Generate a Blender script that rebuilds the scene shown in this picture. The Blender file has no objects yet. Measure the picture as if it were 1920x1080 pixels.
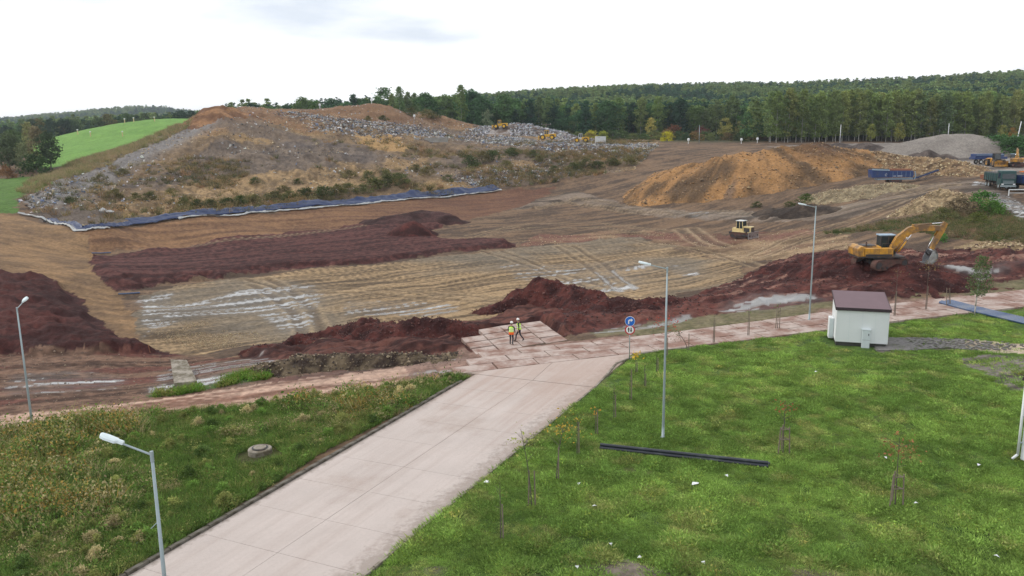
import bpy, math, random
import numpy as np
from mathutils import Vector, Matrix

# ------------------------------------------------------------------ camera
CAM = np.array([0.0, 0.0, 16.0])
FPX = 1493.0                      # focal length in pixels of a 1920 wide frame (28 mm)
PITCH, ROLL = math.radians(10.93), 0.0116
F_ = np.array([0, math.cos(PITCH), -math.sin(PITCH)])
_R0 = np.array([1.0, 0, 0]); _U0 = np.array([0, math.sin(PITCH), math.cos(PITCH)])
R_ = math.cos(ROLL) * _R0 - math.sin(ROLL) * _U0
U_ = math.sin(ROLL) * _R0 + math.cos(ROLL) * _U0
SC = bpy.context.scene
COL = SC.collection
cd = bpy.data.cameras.new('camera'); cam = bpy.data.objects.new('camera', cd); COL.objects.link(cam)
cd.sensor_width = 36.0; cd.lens = FPX / 1920 * 36.0; cd.clip_start = 0.1; cd.clip_end = 20000
cam.matrix_world = Matrix(((R_[0], U_[0], -F_[0], CAM[0]), (R_[1], U_[1], -F_[1], CAM[1]),
                           (R_[2], U_[2], -F_[2], CAM[2]), (0, 0, 0, 1)))
SC.camera = cam

# ------------------------------------------------------------------ sky, sun, exposure
SUN_AZ, SUN_EL = math.radians(-72), math.radians(36)
w = bpy.data.worlds.new('World'); SC.world = w; w.use_nodes = True
nt = w.node_tree; nt.nodes.clear()
def _n(t, **k):
    n = nt.nodes.new(t)
    for a, b in k.items(): setattr(n, a, b)
    return n
out = _n('ShaderNodeOutputWorld'); bg = _n('ShaderNodeBackground'); bg.inputs['Strength'].default_value = 0.1
sky = _n('ShaderNodeTexSky', sky_type='NISHITA', sun_disc=False, sun_elevation=SUN_EL, sun_rotation=SUN_AZ,
         air_density=1.0, dust_density=2.5, ozone_density=1.0)
tc = _n('ShaderNodeTexCoord'); mp = _n('ShaderNodeMapping')
mp.inputs['Scale'].default_value = (2.9, 2.9, 11.5); mp.inputs['Location'].default_value = (4.15, 0.2, 1.75); mp.inputs['Rotation'].default_value = (0, 0, -.26)
cn = _n('ShaderNodeTexNoise'); cn.inputs['Scale'].default_value = 1.0; cn.inputs['Detail'].default_value = 5; cn.inputs['Roughness'].default_value = .5
cr = _n('ShaderNodeValToRGB'); cr.color_ramp.elements[0].position = .35; cr.color_ramp.elements[1].position = .50
mixc = _n('ShaderNodeMix', data_type='RGBA')
mixc.inputs['A'].default_value = (8.8, 9.5, 10.5, 1)      # thin grey-blue gaps in the cloud sheet
mixc.inputs['B'].default_value = (13.4, 13.5, 13.5, 1)      # bright overcast
mixs = _n('ShaderNodeMix', data_type='RGBA'); mixs.inputs['Factor'].default_value = 0.88
L = nt.links.new
L(tc.outputs['Generated'], mp.inputs['Vector']); L(mp.outputs['Vector'], cn.inputs['Vector']); L(cn.outputs['Fac'], cr.inputs['Fac'])
L(cr.outputs['Color'], mixc.inputs['Factor']); L(sky.outputs['Color'], mixs.inputs['A']); L(mixc.outputs['Result'], mixs.inputs['B'])
L(mixs.outputs['Result'], bg.inputs['Color']); L(bg.outputs['Background'], out.inputs['Surface'])
sl = bpy.data.lights.new('sun', 'SUN'); sl.energy = 1.5; sl.angle = math.radians(14); sl.color = (1, .95, .87)
sun = bpy.data.objects.new('sun', sl); COL.objects.link(sun)
sdir = Vector((math.sin(SUN_AZ) * math.cos(SUN_EL), math.cos(SUN_AZ) * math.cos(SUN_EL), math.sin(SUN_EL)))
sun.rotation_euler = sdir.to_track_quat('Z', 'Y').to_euler(); sun.location = (-60, 30, 60)
SC.view_settings.view_transform = 'Standard'; SC.view_settings.look = 'None'
SC.view_settings.exposure = 0.0; SC.view_settings.gamma = 1.0; SC.view_settings.use_curve_mapping = False
SC.cycles.max_bounces = 5; SC.cycles.diffuse_bounces = 3; SC.cycles.glossy_bounces = 2; SC.cycles.transparent_max_bounces = 6
SC.cycles.volume_bounces = 0

# ------------------------------------------------------------------ numeric helpers
rng = np.random.default_rng(7)
random.seed(7)
def ss(x): x = np.clip(x, 0, 1); return x * x * (3 - 2 * x)
def _hash(ix, iy, s):
    h = (ix.astype(np.int64) * 374761393 + iy.astype(np.int64) * 668265263 + s * 974711) & 0xffffffff
    h = ((h ^ (h >> 13)) * 1274126177) & 0xffffffff
    return ((h ^ (h >> 16)) & 0xffff) / 65535.0
def vnoise(x, y, s=0):
    ix = np.floor(x); iy = np.floor(y); fx = x - ix; fy = y - iy
    fx = fx * fx * (3 - 2 * fx); fy = fy * fy * (3 - 2 * fy)
    a = _hash(ix, iy, s); b = _hash(ix + 1, iy, s); c = _hash(ix, iy + 1, s); d = _hash(ix + 1, iy + 1, s)
    return (a + (b - a) * fx) * (1 - fy) + (c + (d - c) * fx) * fy
def fbm(x, y, s=0, o=4, g=.5):
    t = 0; a = 1; n = 0
    for i in range(o):
        t = t + a * vnoise(x * 2 ** i + i * 17.3, y * 2 ** i - i * 9.1, s + i * 31); n += a; a *= g
    return t / n
def rot2(x, y, deg):
    c, s = math.cos(math.radians(deg)), math.sin(math.radians(deg))
    return x * c + y * s, -x * s + y * c      # along, across
def pip(poly, x, y):
    r = np.zeros(x.shape, bool); n = len(poly)
    for i in range(n):
        x0, y0 = poly[i]; x1, y1 = poly[(i + 1) % n]
        if y0 == y1: continue
        r ^= ((y0 > y) != (y1 > y)) & (x < (x1 - x0) * (y - y0) / (y1 - y0) + x0)
    return r
def segdist(pts, x, y, closed=False):
    d = np.full(x.shape, 1e9); n = len(pts)
    for i in range(n if closed else n - 1):
        ax, ay = pts[i]; bx, by = pts[(i + 1) % n]
        dx, dy = bx - ax, by - ay
        t = np.clip(((x - ax) * dx + (y - ay) * dy) / max(dx * dx + dy * dy, 1e-9), 0, 1)
        d = np.minimum(d, np.hypot(x - ax - t * dx, y - ay - t * dy))
    return d
def sdist(poly, x, y):                         # positive inside
    d = segdist(poly, x, y, True)
    return np.where(pip(poly, x, y), d, -d)

# ------------------------------------------------------------------ ground heights from surveyed points
def ray(px, py):
    d = F_ + (px - 960) / FPX * R_ + (540 - py) / FPX * U_
    return d
def at_Y(px, py, Y):
    d = ray(px, py); return CAM + d * (Y / d[1])
def at_z(px, py, z):
    d = ray(px, py); return CAM + d * ((z - CAM[2]) / d[2])
ctrl = []
for X in (-90, -60, -40, -25, -10, 0, 12, 25, 40, 60, 90):
    for Y in (-10, 5, 18, 30, 42, 52 + .22 * X * (1 if X > -30 else 0)):
        ctrl.append((X, Y, .04 * X if X < 0 else .028 * X))
# columns of sight lines: (pixel row, distance north) or (pixel row, None, height)
survey = {
 -300: [(700, 0, -2.4), (520, 0, 2), (420, 0, 3), (350, 200), (300, 330), (275, 600), (262, 1300), (238, 2000), (250, 3000)],
 0: [(690, 0, -1.9), (655, 0, -1.8), (600, 0, -.9), (510, 0, .8), (405, 0, 1.8), (375, 170), (350, 195), (320, 240), (290, 400), (275, 700), (266, 1300), (234, 2000), (250, 3000)],
 100: [(690, 0, -2), (655, 0, -2.1), (560, 0, -1.3), (500, 0, -.9), (418, 0, .2), (393, 163), (365, 178), (338, 195), (328, 225), (306, 290), (280, 335), (258, 390), (268, 600)],
 200: [(690, 0, -2.2), (655, 0, -2.4), (620, 0, -2.3), (560, 0, -2.3), (500, 0, -2.4), (475, 0, -2.8), (433, 0, 0), (418, 150), (395, 165), (360, 185), (300, 225), (292, 265), (276, 310), (236, 400), (262, 700), (258, 1300), (216, 2000), (245, 3000)],
 300: [(700, 0, -2.2), (655, 0, -3), (560, 0, -3), (500, 0, -2.9), (455, 0, -2.6), (415, 0, 0), (395, 166), (350, 190), (300, 220), (262, 245), (259, 290), (250, 340), (224, 420), (255, 700), (255, 1300), (212, 2000), (245, 3000)],
 400: [(690, 0, -1.6), (640, 0, -3), (560, 0, -3), (500, 0, -3), (450, 0, -2.6), (408, 0, 0), (390, 172), (340, 200), (290, 228), (240, 255), (212, 275), (213, 330), (240, 450), (256, 700), (254, 1300), (226, 2000), (245, 3000)],
 560: [(680, 0, -.9), (630, 0, -3), (500, 0, -3), (430, 0, -2.5), (393, 0, 0), (375, 187), (330, 215), (280, 250), (235, 285), (211, 310), (213, 360), (240, 480), (250, 700), (225, 1100), (235, 2000)],
 740: [(660, 0, -.6), (600, 0, -2.8), (500, 0, -3), (440, 0, -2.9), (410, 0, -2.3), (376, 0, 0), (355, 212), (310, 245), (266, 280), (240, 310), (206, 345), (209, 390), (240, 500), (245, 700), (215, 1100), (235, 2000)],
 850: [(645, 0, -.3), (580, 0, -2.7), (480, 0, -3), (420, 0, -2.8), (365, 0, 0), (345, 228), (300, 262), (272, 290), (262, 330), (246, 360), (226, 380), (235, 430), (240, 700), (208, 1100)],
 930: [(560, 0, -2.5), (480, 0, -3), (400, 0, -2.6), (357, 0, .3), (335, 240), (300, 265), (274, 292), (263, 320), (249, 347), (240, 362), (249, 400), (238, 700), (200, 1100)],
 1050: [(560, 0, -2.5), (480, 0, -3), (420, 0, -2.8), (388, 0, -2.2), (350, 235), (335, 245), (300, 268), (277, 288), (265, 318), (263, 345), (262, 400), (240, 600), (208, 800), (190, 1200)],
 1200: [(570, 0, -1.2), (545, 0, -2.5), (500, 0, -2.8), (430, 0, -2.6), (395, 0, -2), (370, 205), (340, 230), (310, 260), (285, 285), (272, 310), (266, 360), (259, 400), (240, 600), (200, 800), (184, 1200)],
 1400: [(570, 0, .4), (535, 0, -.6), (515, 0, -1.9), (470, 0, -2.2), (445, 0, -1.8), (410, 0, -1), (385, 172), (340, 200), (290, 260), (268, 340), (262, 400), (236, 600), (195, 850), (178, 1200)],
 1600: [(560, 0, 1.1), (520, 0, 1.6), (500, 0, 2.0), (470, 0, 1.5), (450, 0, 1), (420, 0, 1.2), (400, 140), (375, 155), (350, 170), (300, 215), (275, 270), (264, 340), (240, 450), (204, 700), (182, 900), (172, 1200)],
 1760: [(560, 0, 1.2), (525, 0, 1.7), (490, 0, 2.1), (460, 95), (430, 105), (395, 122), (360, 145), (345, 160), (300, 215), (275, 280), (266, 340), (235, 480), (190, 750), (170, 1000)],
 1920: [(545, 0, 1.4), (490, 0, 2.2), (465, 92), (430, 105), (380, 128), (345, 150), (310, 185), (280, 250), (268, 330), (230, 480), (175, 750), (160, 1000)],
 2250: [(540, 0, 1.8), (480, 0, 2.5), (420, 105), (345, 150), (280, 250), (268, 330), (225, 480), (170, 750), (158, 1000)],
}
for px, col in survey.items():
    for t in col:
        ctrl.append(tuple(at_z(px, t[0], t[2]) if len(t) == 3 else at_Y(px, t[0], t[1])))
ctrl = np.array(ctrl)
def _warp(x, y):
    yy = np.maximum(y, -12) + 34.0
    return x / yy * 6.0, np.log(yy) * 6.0
_cu, _cv = _warp(ctrl[:, 0], ctrl[:, 1])
_C2 = .18 ** 2
def _phi(d2): return -np.sqrt(d2 + _C2)
_A = _phi((_cu[:, None] - _cu[None]) ** 2 + (_cv[:, None] - _cv[None]) ** 2)
_n_c = len(_cu); _M = np.zeros((_n_c + 1, _n_c + 1)); _M[:_n_c, :_n_c] = _A - np.eye(_n_c) * .004; _M[:_n_c, _n_c] = 1; _M[_n_c, :_n_c] = 1
_W = np.linalg.solve(_M, np.append(ctrl[:, 2] / (ctrl[:, 1] + 60), 0))
def zb(x, y):
    x = np.asarray(x, float); y = np.asarray(y, float); shp = x.shape
    u, v = _warp(x.ravel(), y.ravel()); r = np.empty(u.shape)
    for i in range(0, len(u), 40000):
        d2 = (u[i:i + 40000, None].astype(np.float32) - _cu[None].astype(np.float32)) ** 2 + (v[i:i + 40000, None].astype(np.float32) - _cv[None].astype(np.float32)) ** 2
        r[i:i + 40000] = _phi(d2) @ _W[:-1].astype(np.float32) + _W[-1]
    return (r * (np.maximum(y.ravel(), -12) + 60)).reshape(shp)
_ts = np.concatenate([np.geomspace(18, 3000, 360)])
def hit(px, py, zf=None):
    zf = zf or zb; d = ray(px, py); p = CAM + np.outer(_ts, d)
    dz = p[:, 2] - zf(p[:, 0], p[:, 1]); k = np.argmax(dz < 0)
    if dz[k] >= 0: k = len(_ts) - 1
    a, b = _ts[max(k - 1, 0)], _ts[k]
    for _ in range(2):
        t = np.linspace(a, b, 24); p = CAM + np.outer(t, d); dz = p[:, 2] - zf(p[:, 0], p[:, 1])
        k = max(int(np.argmax(dz < 0)), 1); a, b = t[k - 1], t[k]
    return CAM + d * b
def P2(pts): return [tuple(hit(*p)[:2]) for p in pts]
# ------------------------------------------------------------------ regions of the site (plan outlines, metres)
RD = np.array([.457, .889]); RD /= np.linalg.norm(RD); RN = np.array([RD[1], -RD[0]])     # entry road axis and its right-hand normal
R_L0 = np.array([-14.97, 28.15]); ROADW = 8.6
XD = np.array([math.cos(math.radians(15.5)), math.sin(math.radians(15.5))]); XN = np.array([-XD[1], XD[0]])   # cross road axis
POLY = {k: P2(v) for k, v in {
 'terrace': [(172, 482), (180, 515), (215, 547), (300, 534), (480, 512), (700, 492), (850, 474), (972, 467), (940, 450), (815, 447), (800, 432), (870, 418), (800, 404), (700, 418), (600, 434), (400, 452)],
 'redleft': [(-400, 500), (0, 510), (70, 518), (110, 532), (150, 562), (185, 600), (240, 640), (330, 662), (200, 668), (-400, 690)],
 'redright': [(1180, 580), (1300, 560), (1400, 520), (1450, 490), (1530, 478), (1650, 476), (1760, 470), (1850, 464), (2100, 456), (2100, 500), (1900, 520), (1835, 540), (1700, 560), (1560, 566), (1420, 580), (1230, 606), (1060, 628), (1000, 600)],
 'berm': [(445, 668), (540, 652), (640, 618), (760, 612), (890, 606), (1000, 560), (1180, 580), (1060, 628), (890, 662), (700, 676), (560, 688)],
 'pit': [(262, 560), (280, 640), (370, 665), (620, 625), (900, 605), (1130, 575), (1400, 520), (1385, 495), (1290, 470), (1200, 446), (1100, 452), (960, 470), (700, 494), (480, 514), (330, 536)],
 'farbrown': [(100, 412), (180, 430), (300, 415), (560, 393), (740, 376), (930, 357), (1040, 350), (1000, 385), (870, 412), (600, 432), (400, 452), (180, 476)],
 'leftbank': [(-500, 400), (40, 402), (150, 430), (176, 478), (215, 545), (270, 600), (330, 662), (100, 640), (-500, 560)],
 'lawn': [(690, 1060), (950, 852), (1165, 664), (1300, 633), (1500, 604), (1680, 586), (1760, 578), (1840, 566), (1960, 572), (2300, 566), (2400, 1300), (600, 1500), (470, 1260)],
 'strip': [(1640, 660), (1645, 638), (1665, 633), (1780, 634), (2000, 648), (2000, 664), (1880, 662), (1780, 652), (1660, 660)],
 'bare': [(1790, 672), (1850, 662), (2000, 672), (2000, 745), (1890, 735), (1840, 700)],
 'mudfront': [(690, 1075), (720, 1052), (790, 1060), (880, 1075), (960, 1078), (1080, 1060), (1180, 1056), (1290, 1075), (1420, 1066), (1580, 1074), (1580, 1160), (600, 1200)],
 'weeds': [(-300, 886), (0, 826), (330, 775), (560, 750), (760, 725), (900, 699), (600, 850), (240, 1080), (-60, 1300), (-900, 1300)],
 'greenstrip': [(245, 745), (330, 735), (420, 716), (490, 694), (505, 712), (420, 726), (330, 742)],
 'greenhill': [(40, 315), (70, 266), (150, 240), (240, 228), (362, 222), (365, 226), (260, 264), (120, 312)],
 'greenleft': [(-200, 400), (0, 402), (40, 396), (30, 372), (90, 345), (130, 330), (60, 330), (-200, 350)],
 'ridgestrip': [(30, 358), (100, 326), (230, 276), (350, 230), (372, 228), (260, 282), (120, 334), (50, 364)],
 'landfill': [(35, 380), (60, 402), (150, 424), (300, 412), (560, 390), (740, 373), (930, 354), (1100, 332), (1190, 318), (1235, 275), (1230, 262), (1140, 254), (1000, 240), (900, 236), (840, 212), (780, 204), (560, 207), (400, 209), (340, 240), (190, 302), (90, 346)],
 'mounddirt': [(60, 402), (150, 428), (245, 412), (300, 405), (200, 396), (110, 388)],
 'dirtroad': [(960, 395), (1010, 372), (1080, 358), (1180, 385), (1300, 396), (1450, 398), (1560, 392), (1680, 362), (1790, 345), (1860, 344), (1960, 410), (1920, 425), (1850, 372), (1790, 356), (1690, 382), (1600, 408), (1500, 415), (1300, 412), (1180, 400), (1060, 378), (1000, 392)],
 'rightgreen': [(1530, 440), (1640, 420), (1740, 405), (1790, 385), (1850, 378), (1960, 440), (1960, 462), (1850, 455), (1760, 445), (1640, 432)],
 'stonebank': [(1760, 470), (1860, 452), (2000, 448), (2000, 476), (1860, 472)],
 'backplain': [(1440, 275), (1700, 268), (1920, 272), (2100, 290), (2000, 330), (1840, 318), (1700, 300), (1560, 285)],
 'mudstrip': [(-300, 690), (0, 664), (330, 664), (480, 672), (560, 690), (880, 662), (892, 676), (700, 694), (500, 722), (330, 746), (0, 785), (-300, 845)],
 'tanpatch': [(668, 250), (752, 256), (772, 288), (690, 280)],
 'greymid': [(240, 348), (330, 300), (430, 258), (620, 262), (720, 292), (600, 325), (420, 330), (300, 352)],
 'lowtan': [(230, 402), (330, 345), (450, 332), (700, 308), (720, 345), (450, 388), (300, 408)],
 'clayleft': [(-300, 890), (0, 830), (330, 778), (560, 752), (760, 727), (905, 698), (880, 664), (700, 694), (500, 720), (330, 745), (0, 782), (-300, 840)],
 'dozerzone': [(960, 465), (1000, 440), (1200, 432), (1370, 440), (1500, 425), (1600, 440), (1600, 474), (1450, 488), (1385, 493), (1290, 468), (1200, 446), (1100, 452)],
}.items()}
POLY['landfill'] = [tuple(q) if q[1] < 400 else (q[0] * 392 / q[1], 392.0) for q in POLY['landfill']]
POLY['greenhill'] = [tuple(q) if q[1] < 440 else (q[0] * 436 / q[1], 436.0) for q in POLY['greenhill']]
TRACKS = [(P2(p), wd) for p, wd in [
 ([(500, 520), (545, 545), (585, 580), (602, 615), (600, 650)], .65), ([(470, 535), (520, 560), (552, 590), (566, 620), (562, 650)], .65),
 ([(455, 520), (530, 545), (700, 552), (930, 566)], .6), ([(540, 540), (720, 543), (960, 560)], .5),
 ([(905, 472), (990, 500), (1120, 540), (1230, 560)], .55), ([(940, 472), (1030, 505), (1160, 540)], .55),
 ([(1045, 462), (1100, 495), (1150, 535)], .55), ([(1075, 460), (1135, 495), (1180, 532)], .55),
 ([(1010, 392), (1060, 380), (1180, 398), (1300, 405), (1450, 407), (1560, 400), (1680, 374), (1790, 351)], .7), ([(1030, 385), (1080, 374), (1190, 391), (1310, 400), (1450, 402), (1560, 394), (1680, 368), (1790, 347)], .6),
 ([(1400, 480), (1470, 450), (1540, 428), (1620, 405), (1700, 376)], .6), ([(1430, 484), (1500, 455), (1570, 432), (1640, 410), (1715, 380)], .6), ([(1180, 450), (1260, 462), (1350, 478), (1420, 500)], .6), ([(880, 440), (1000, 420), (1120, 418), (1240, 430)], .6), ([(860, 450), (990, 428), (1120, 426), (1240, 440)], .5), ([(300, 470), (520, 448), (760, 420)], .5),
 ([(1275, 430), (1300, 450), (1325, 462)], .9), ([(1300, 430), (1330, 452), (1360, 462)], .9),
]]
WET = [(P2(p), d, thr) for p, d, thr in [
 ([(300, 575), (470, 540), (600, 534), (620, 575), (585, 628), (555, 640), (470, 592), (300, 600)], 31, .50),
 ([(640, 570), (760, 560), (870, 572), (870, 590), (640, 596)], 28, .52),
 ([(930, 500), (1180, 486), (1240, 500), (1180, 545), (1050, 545), (960, 525)], 27, .55),
 ([(1250, 495), (1310, 500), (1320, 520), (1260, 515)], 27, .50),
 ([(1098, 500), (1122, 505), (1178, 545), (1155, 548)], -60, .16),
 ([(1130, 495), (1150, 500), (1205, 540), (1185, 545)], -60, .16),
 ([(250, 560), (330, 545), (330, 610), (262, 640)], 40, .50),
 ([(1320, 586), (1400, 562), (1440, 560), (1520, 556), (1570, 558), (1570, 566), (1480, 580), (1360, 590)], 15, .43),
 ([(1060, 630), (1150, 612), (1230, 606), (1300, 590), (1310, 598), (1240, 614), (1120, 626)], 15, .42),
 ([(1620, 566), (1700, 556), (1830, 535), (1880, 520), (1890, 512), (1840, 515), (1760, 550)], 15, .55),
 ([(1690, 500), (1830, 512), (1960, 490), (1960, 505), (1850, 525), (1700, 510)], 20, .50),
 ([(0, 700), (130, 690), (240, 705), (230, 730), (0, 745)], 14, .52),
 ([(300, 690), (500, 668), (560, 690), (470, 715), (330, 742), (260, 745)], 16, .47),
 ([(400, 715), (700, 682), (880, 664), (900, 672), (640, 712), (400, 740)], 15, .63),
 ([(1810, 345), (1850, 345), (1960, 400), (1960, 430), (1900, 415), (1850, 375)], -40, .46),
 ([(1480, 396), (1560, 388), (1620, 380), (1640, 386), (1500, 410)], 25, .60),
 ([(1250, 398), (1480, 400), (1480, 412), (1250, 408)], 5, .64),
 ([(600, 722), (880, 682), (915, 690), (640, 724)], 15, .58),
]]
# ------------------------------------------------------------------ final ground height
def _rowmask(x, y, poly, width):
    a = np.array(poly); m = np.zeros(x.shape)
    bb = (x > a[:, 0].min() - width) & (x < a[:, 0].max() + width) & (y > a[:, 1].min() - width) & (y < a[:, 1].max() + width)
    if bb.any():
        xs, ys = x[bb], y[bb]; k = 8.0 / (1 + width)
        j = (fbm(xs * .35, ys * .35, 5, 3) - .5) * width * 2.4
        m[bb] = ss((sdist(poly, xs, ys) + j) / width)
    return m
def _wetzone(x, y, poly):
    a = np.array(poly); m = np.zeros(x.shape)
    bb = (x > a[:, 0].min() - 1) & (x < a[:, 0].max() + 1) & (y > a[:, 1].min() - 1) & (y < a[:, 1].max() + 1)
    if bb.any(): m[bb] = ss(sdist(poly, x[bb], y[bb]) / 1.0 + .5)
    return m
PAD = [tuple(at_z(*p, -.02)[:2]) for p in ((850, 621), (946, 598), (1004, 595), (1070, 634), (892, 664))]
FLARE = None
def roadmask(x, y):
    s = (x - R_L0[0]) * RD[0] + (y - R_L0[1]) * RD[1]; t = (x - R_L0[0]) * RN[0] + (y - R_L0[1]) * RN[1]
    return (t > .0) & (t < ROADW) & (s < 27.0), s, t
def crossco(x, y):
    o = np.array([7.88, 58.4]); return (x - o[0]) * XD[0] + (y - o[1]) * XD[1], (x - o[0]) * XN[0] + (y - o[1]) * XN[1]
FLARE = [tuple(q) for q in (R_L0 + RD * 25, R_L0 + RD * 25 + RN * (ROADW + .1), np.array([7.88, 58.4]) + XD * .4 - XN * 2.6, np.array([7.88, 58.4]) - XD * 12.6 - XN * 2.6)]
def zf(x, y):
    x = np.asarray(x, float); y = np.asarray(y, float); z = zb(x, y)
    far = ss((y - 60) / 30.0)
    z = z + (fbm(x * .11, y * .11, 3, 3) - .5) * (.25 + .5 * far)
    z = z + _rowmask(x, y, POLY['terrace'], 2.6) * .65 + _rowmask(x, y, POLY['redleft'], 1.5) * .7 + _rowmask(x, y, POLY['redright'], 2.0) * .5
    z = z + _rowmask(x, y, POLY['berm'], 1.2) * .35
    z = z + _rowmask(x, y, POLY['dirtroad'], 2.5) * np.where(y > 150, .5, .15)
    lf = _rowmask(x, y, POLY['landfill'], 6.0); u_ = x / np.maximum(y, 1); lf = lf * (1 - .85 * ss((y - 292) / 10) * ss((u_ + .05) / .03) * ss((.19 - u_) / .03))
    z = z + lf * ((fbm(x * .07, y * .07, 11, 5, .6) - .5) * 4.0 + (fbm(x * .45, y * .45, 12, 4, .6) - .5) * 1.7)
    # rutted bare soil
    bare = ss((y - 55) / 6) * (1 - lf) * ss((260 - y) / 60)
    for wp_, _d, _t in WET: bare = bare * (1 - .85 * _wetzone(x, y, wp_))
    a, c = rot2(x, y, 33)
    z = z + bare * ((fbm(a * .12 + fbm(x * .08, y * .08, 27, 2) * 2, c * 1.3, 21, 4) - .5) * .26 + (fbm(x * 1.4, y * 1.4, 22, 2) - .5) * .12)
    soft = np.maximum(_rowmask(x, y, POLY['redright'], 3.0), np.maximum(_rowmask(x, y, POLY['redleft'], 3.0), _rowmask(x, y, POLY['berm'], 1.0)))
    z = z + soft * (fbm(x * .5, y * .5, 25, 4, .6) - .45) * 1.3
    for p, wd in TRACKS:
        a_ = np.array(p); bb = (x > a_[:, 0].min() - 3) & (x < a_[:, 0].max() + 3) & (y > a_[:, 1].min() - 3) & (y < a_[:, 1].max() + 3)
        if bb.any():
            d = segdist(p, x[bb], y[bb]); z[bb] += -.09 * ss(1.2 - d / wd) + .05 * np.exp(-((d - wd * 1.4) / (wd * .4)) ** 2)
    m, s, t = roadmask(x, y); ca, cc = crossco(x, y)
    near = y < 100
    m = (m | (((cc > -2.7) & (cc < 2.7) & (ca > -14) & (ca < 60)) | pip(FLARE, x, y)) & near)
    z0 = zb(x, y) - .13; z = np.where(m, z0, z)
    k = ss(sdist(PAD, x, y) / .6 + 1.0) * near; z = z + (zb(x, y) - .12 - z) * k
    return z
def G(px, py): return hit(px, py, zf)

# ------------------------------------------------------------------ terrain sheet
NU, NV = 1000, 660
uu = np.concatenate([np.linspace(-1.15, -.74, 40, endpoint=False), np.linspace(-.74, .74, NU - 80), np.linspace(.74, 1.15, 41)[1:]])
vv = np.concatenate([np.linspace(-8, 20, 24, endpoint=False), np.geomspace(20, 520, NV - 84), np.geomspace(520, 4200, 61)[1:]])
GU, GV = np.meshgrid(uu, vv)
GY = GV; GX = GU * (GV + 14.0)
GZ = zf(GX, GY)
X, Y, Z = GX.ravel(), GY.ravel(), GZ.ravel()

def lin(r, g, b):
    f = lambda c: ((c / 255 + .055) / 1.055) ** 2.4 if c > 10 else c / 255 / 12.92
    return np.array([f(r), f(g), f(b)])
K = 1 / 1.30                       # picture value of a flat surface -> base colour under this light
def soil(r, g, b):
    c = lin(r, g, b) * K; l = c @ np.array([.3, .55, .15]); return c + (l - c) * (.11 if g < r else .05)
n_lo = fbm(X * .035, Y * .035, 41, 4); n_md = fbm(X * .22, Y * .22, 42, 4); n_hi = fbm(X * 1.3, Y * 1.3, 43, 3)
A33, C33 = rot2(X, Y, 33); A15, C15 = rot2(X, Y, 15.5)
st = fbm(A33 * .06, C33 * .9, 44, 4, .6); st2 = fbm(A33 * .12, C33 * 2.6, 45, 3); stx = fbm(A15 * .1, C15 * 1.6, 46, 4, .6)
def mixc3(c, d, m): return c + (d - c) * m[:, None]
def lerp3(a, b, m): return a[None] + (b - a)[None] * m[:, None]
def M(name, wob=1.0, fr=.3):
    a = np.array(POLY[name]); r = np.zeros(X.shape)
    bb = (X > a[:, 0].min() - 4 * wob) & (X < a[:, 0].max() + 4 * wob) & (Y > a[:, 1].min() - 4 * wob) & (Y < a[:, 1].max() + 4 * wob)
    if bb.any():
        xs, ys = X[bb], Y[bb]
        jx = (fbm(xs * fr, ys * fr, 61, 4, .6) - .5) * 4 * wob; jy = (fbm(xs * fr, ys * fr, 62, 4, .6) - .5) * 4 * wob
        r[bb] = pip(POLY[name], xs + jx, ys + jy)
    return r
def stp(v, lo, hi): return ss((v - lo) / (hi - lo))
# everything starts as rough brown earth
C = lerp3(soil(88, 72, 60), soil(134, 107, 82), stp(st * .6 + n_md * .4, .35, .65))
# far land under the woods
C = mixc3(C, lerp3(soil(52, 62, 40), soil(72, 84, 48), n_md), stp(Y, 330, 400))
m = M('farbrown', 1.2); C = mixc3(C, lerp3(soil(106, 76, 55), soil(152, 113, 77), stp(st * .7 + n_md * .3, .32, .68)), m)
C = mixc3(C, np.broadcast_to(soil(106, 70, 58), C.shape), m * stp(X, -60, -5) * .6)
m = M('leftbank', 1.0); C = mixc3(C, lerp3(soil(122, 96, 70), soil(156, 122, 84), stp(.5 * n_md + .5 * fbm(X * .3, Y * .9, 47), .35, .65)), m)
m = M('dozerzone', 1.5); C = mixc3(C, lerp3(soil(100, 78, 58), soil(168, 140, 106), stp(fbm(X * .08, Y * .35, 48, 4, .6) * .6 + n_md * .4, .36, .64)), m)
C = mixc3(C, np.broadcast_to(soil(128, 82, 72), C.shape), m * stp(n_lo, .52, .62) * .7)
m = M('pit', 1.5, .18)
pit = lerp3(soil(102, 84, 64), soil(174, 145, 106), stp(.45 * st + .55 * st2, .38, .61))
pit = mixc3(pit, lerp3(soil(106, 98, 88), soil(138, 126, 108), st2), stp(n_lo, .46, .60) * .75)
C = mixc3(C, pit, m)
m = M('terrace', .7); red = lerp3(soil(62, 32, 31), soil(104, 62, 57), stp(.35 * st + .3 * st2 + .35 * n_hi, .40, .62)); C = mixc3(C, red, m)
m = M('redleft', .7); red = lerp3(soil(60, 31, 30), soil(92, 50, 45), stp(n_md * .6 + n_hi * .4, .35, .68)); C = mixc3(C, red, m)
m = M('berm', .5); C = mixc3(C, lerp3(soil(64, 36, 33), soil(112, 70, 60), stp(stx, .4, .65)), m)
m = M('redright', .9); red = lerp3(soil(63, 34, 33), soil(110, 62, 54), stp(n_md * .35 + n_hi * .3 + stx * .35, .38, .62))
red = mixc3(red, np.broadcast_to(soil(168, 130, 112), C.shape), stp(stx, .60, .70) * stp(n_lo, .4, .6) * .8); C = mixc3(C, red, m)
m = M('dirtroad', .8); C = mixc3(C, lerp3(soil(84, 72, 62), soil(140, 122, 106), stp(fbm(X * .05, Y * .5, 49, 4, .6), .38, .66)), m)
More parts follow.
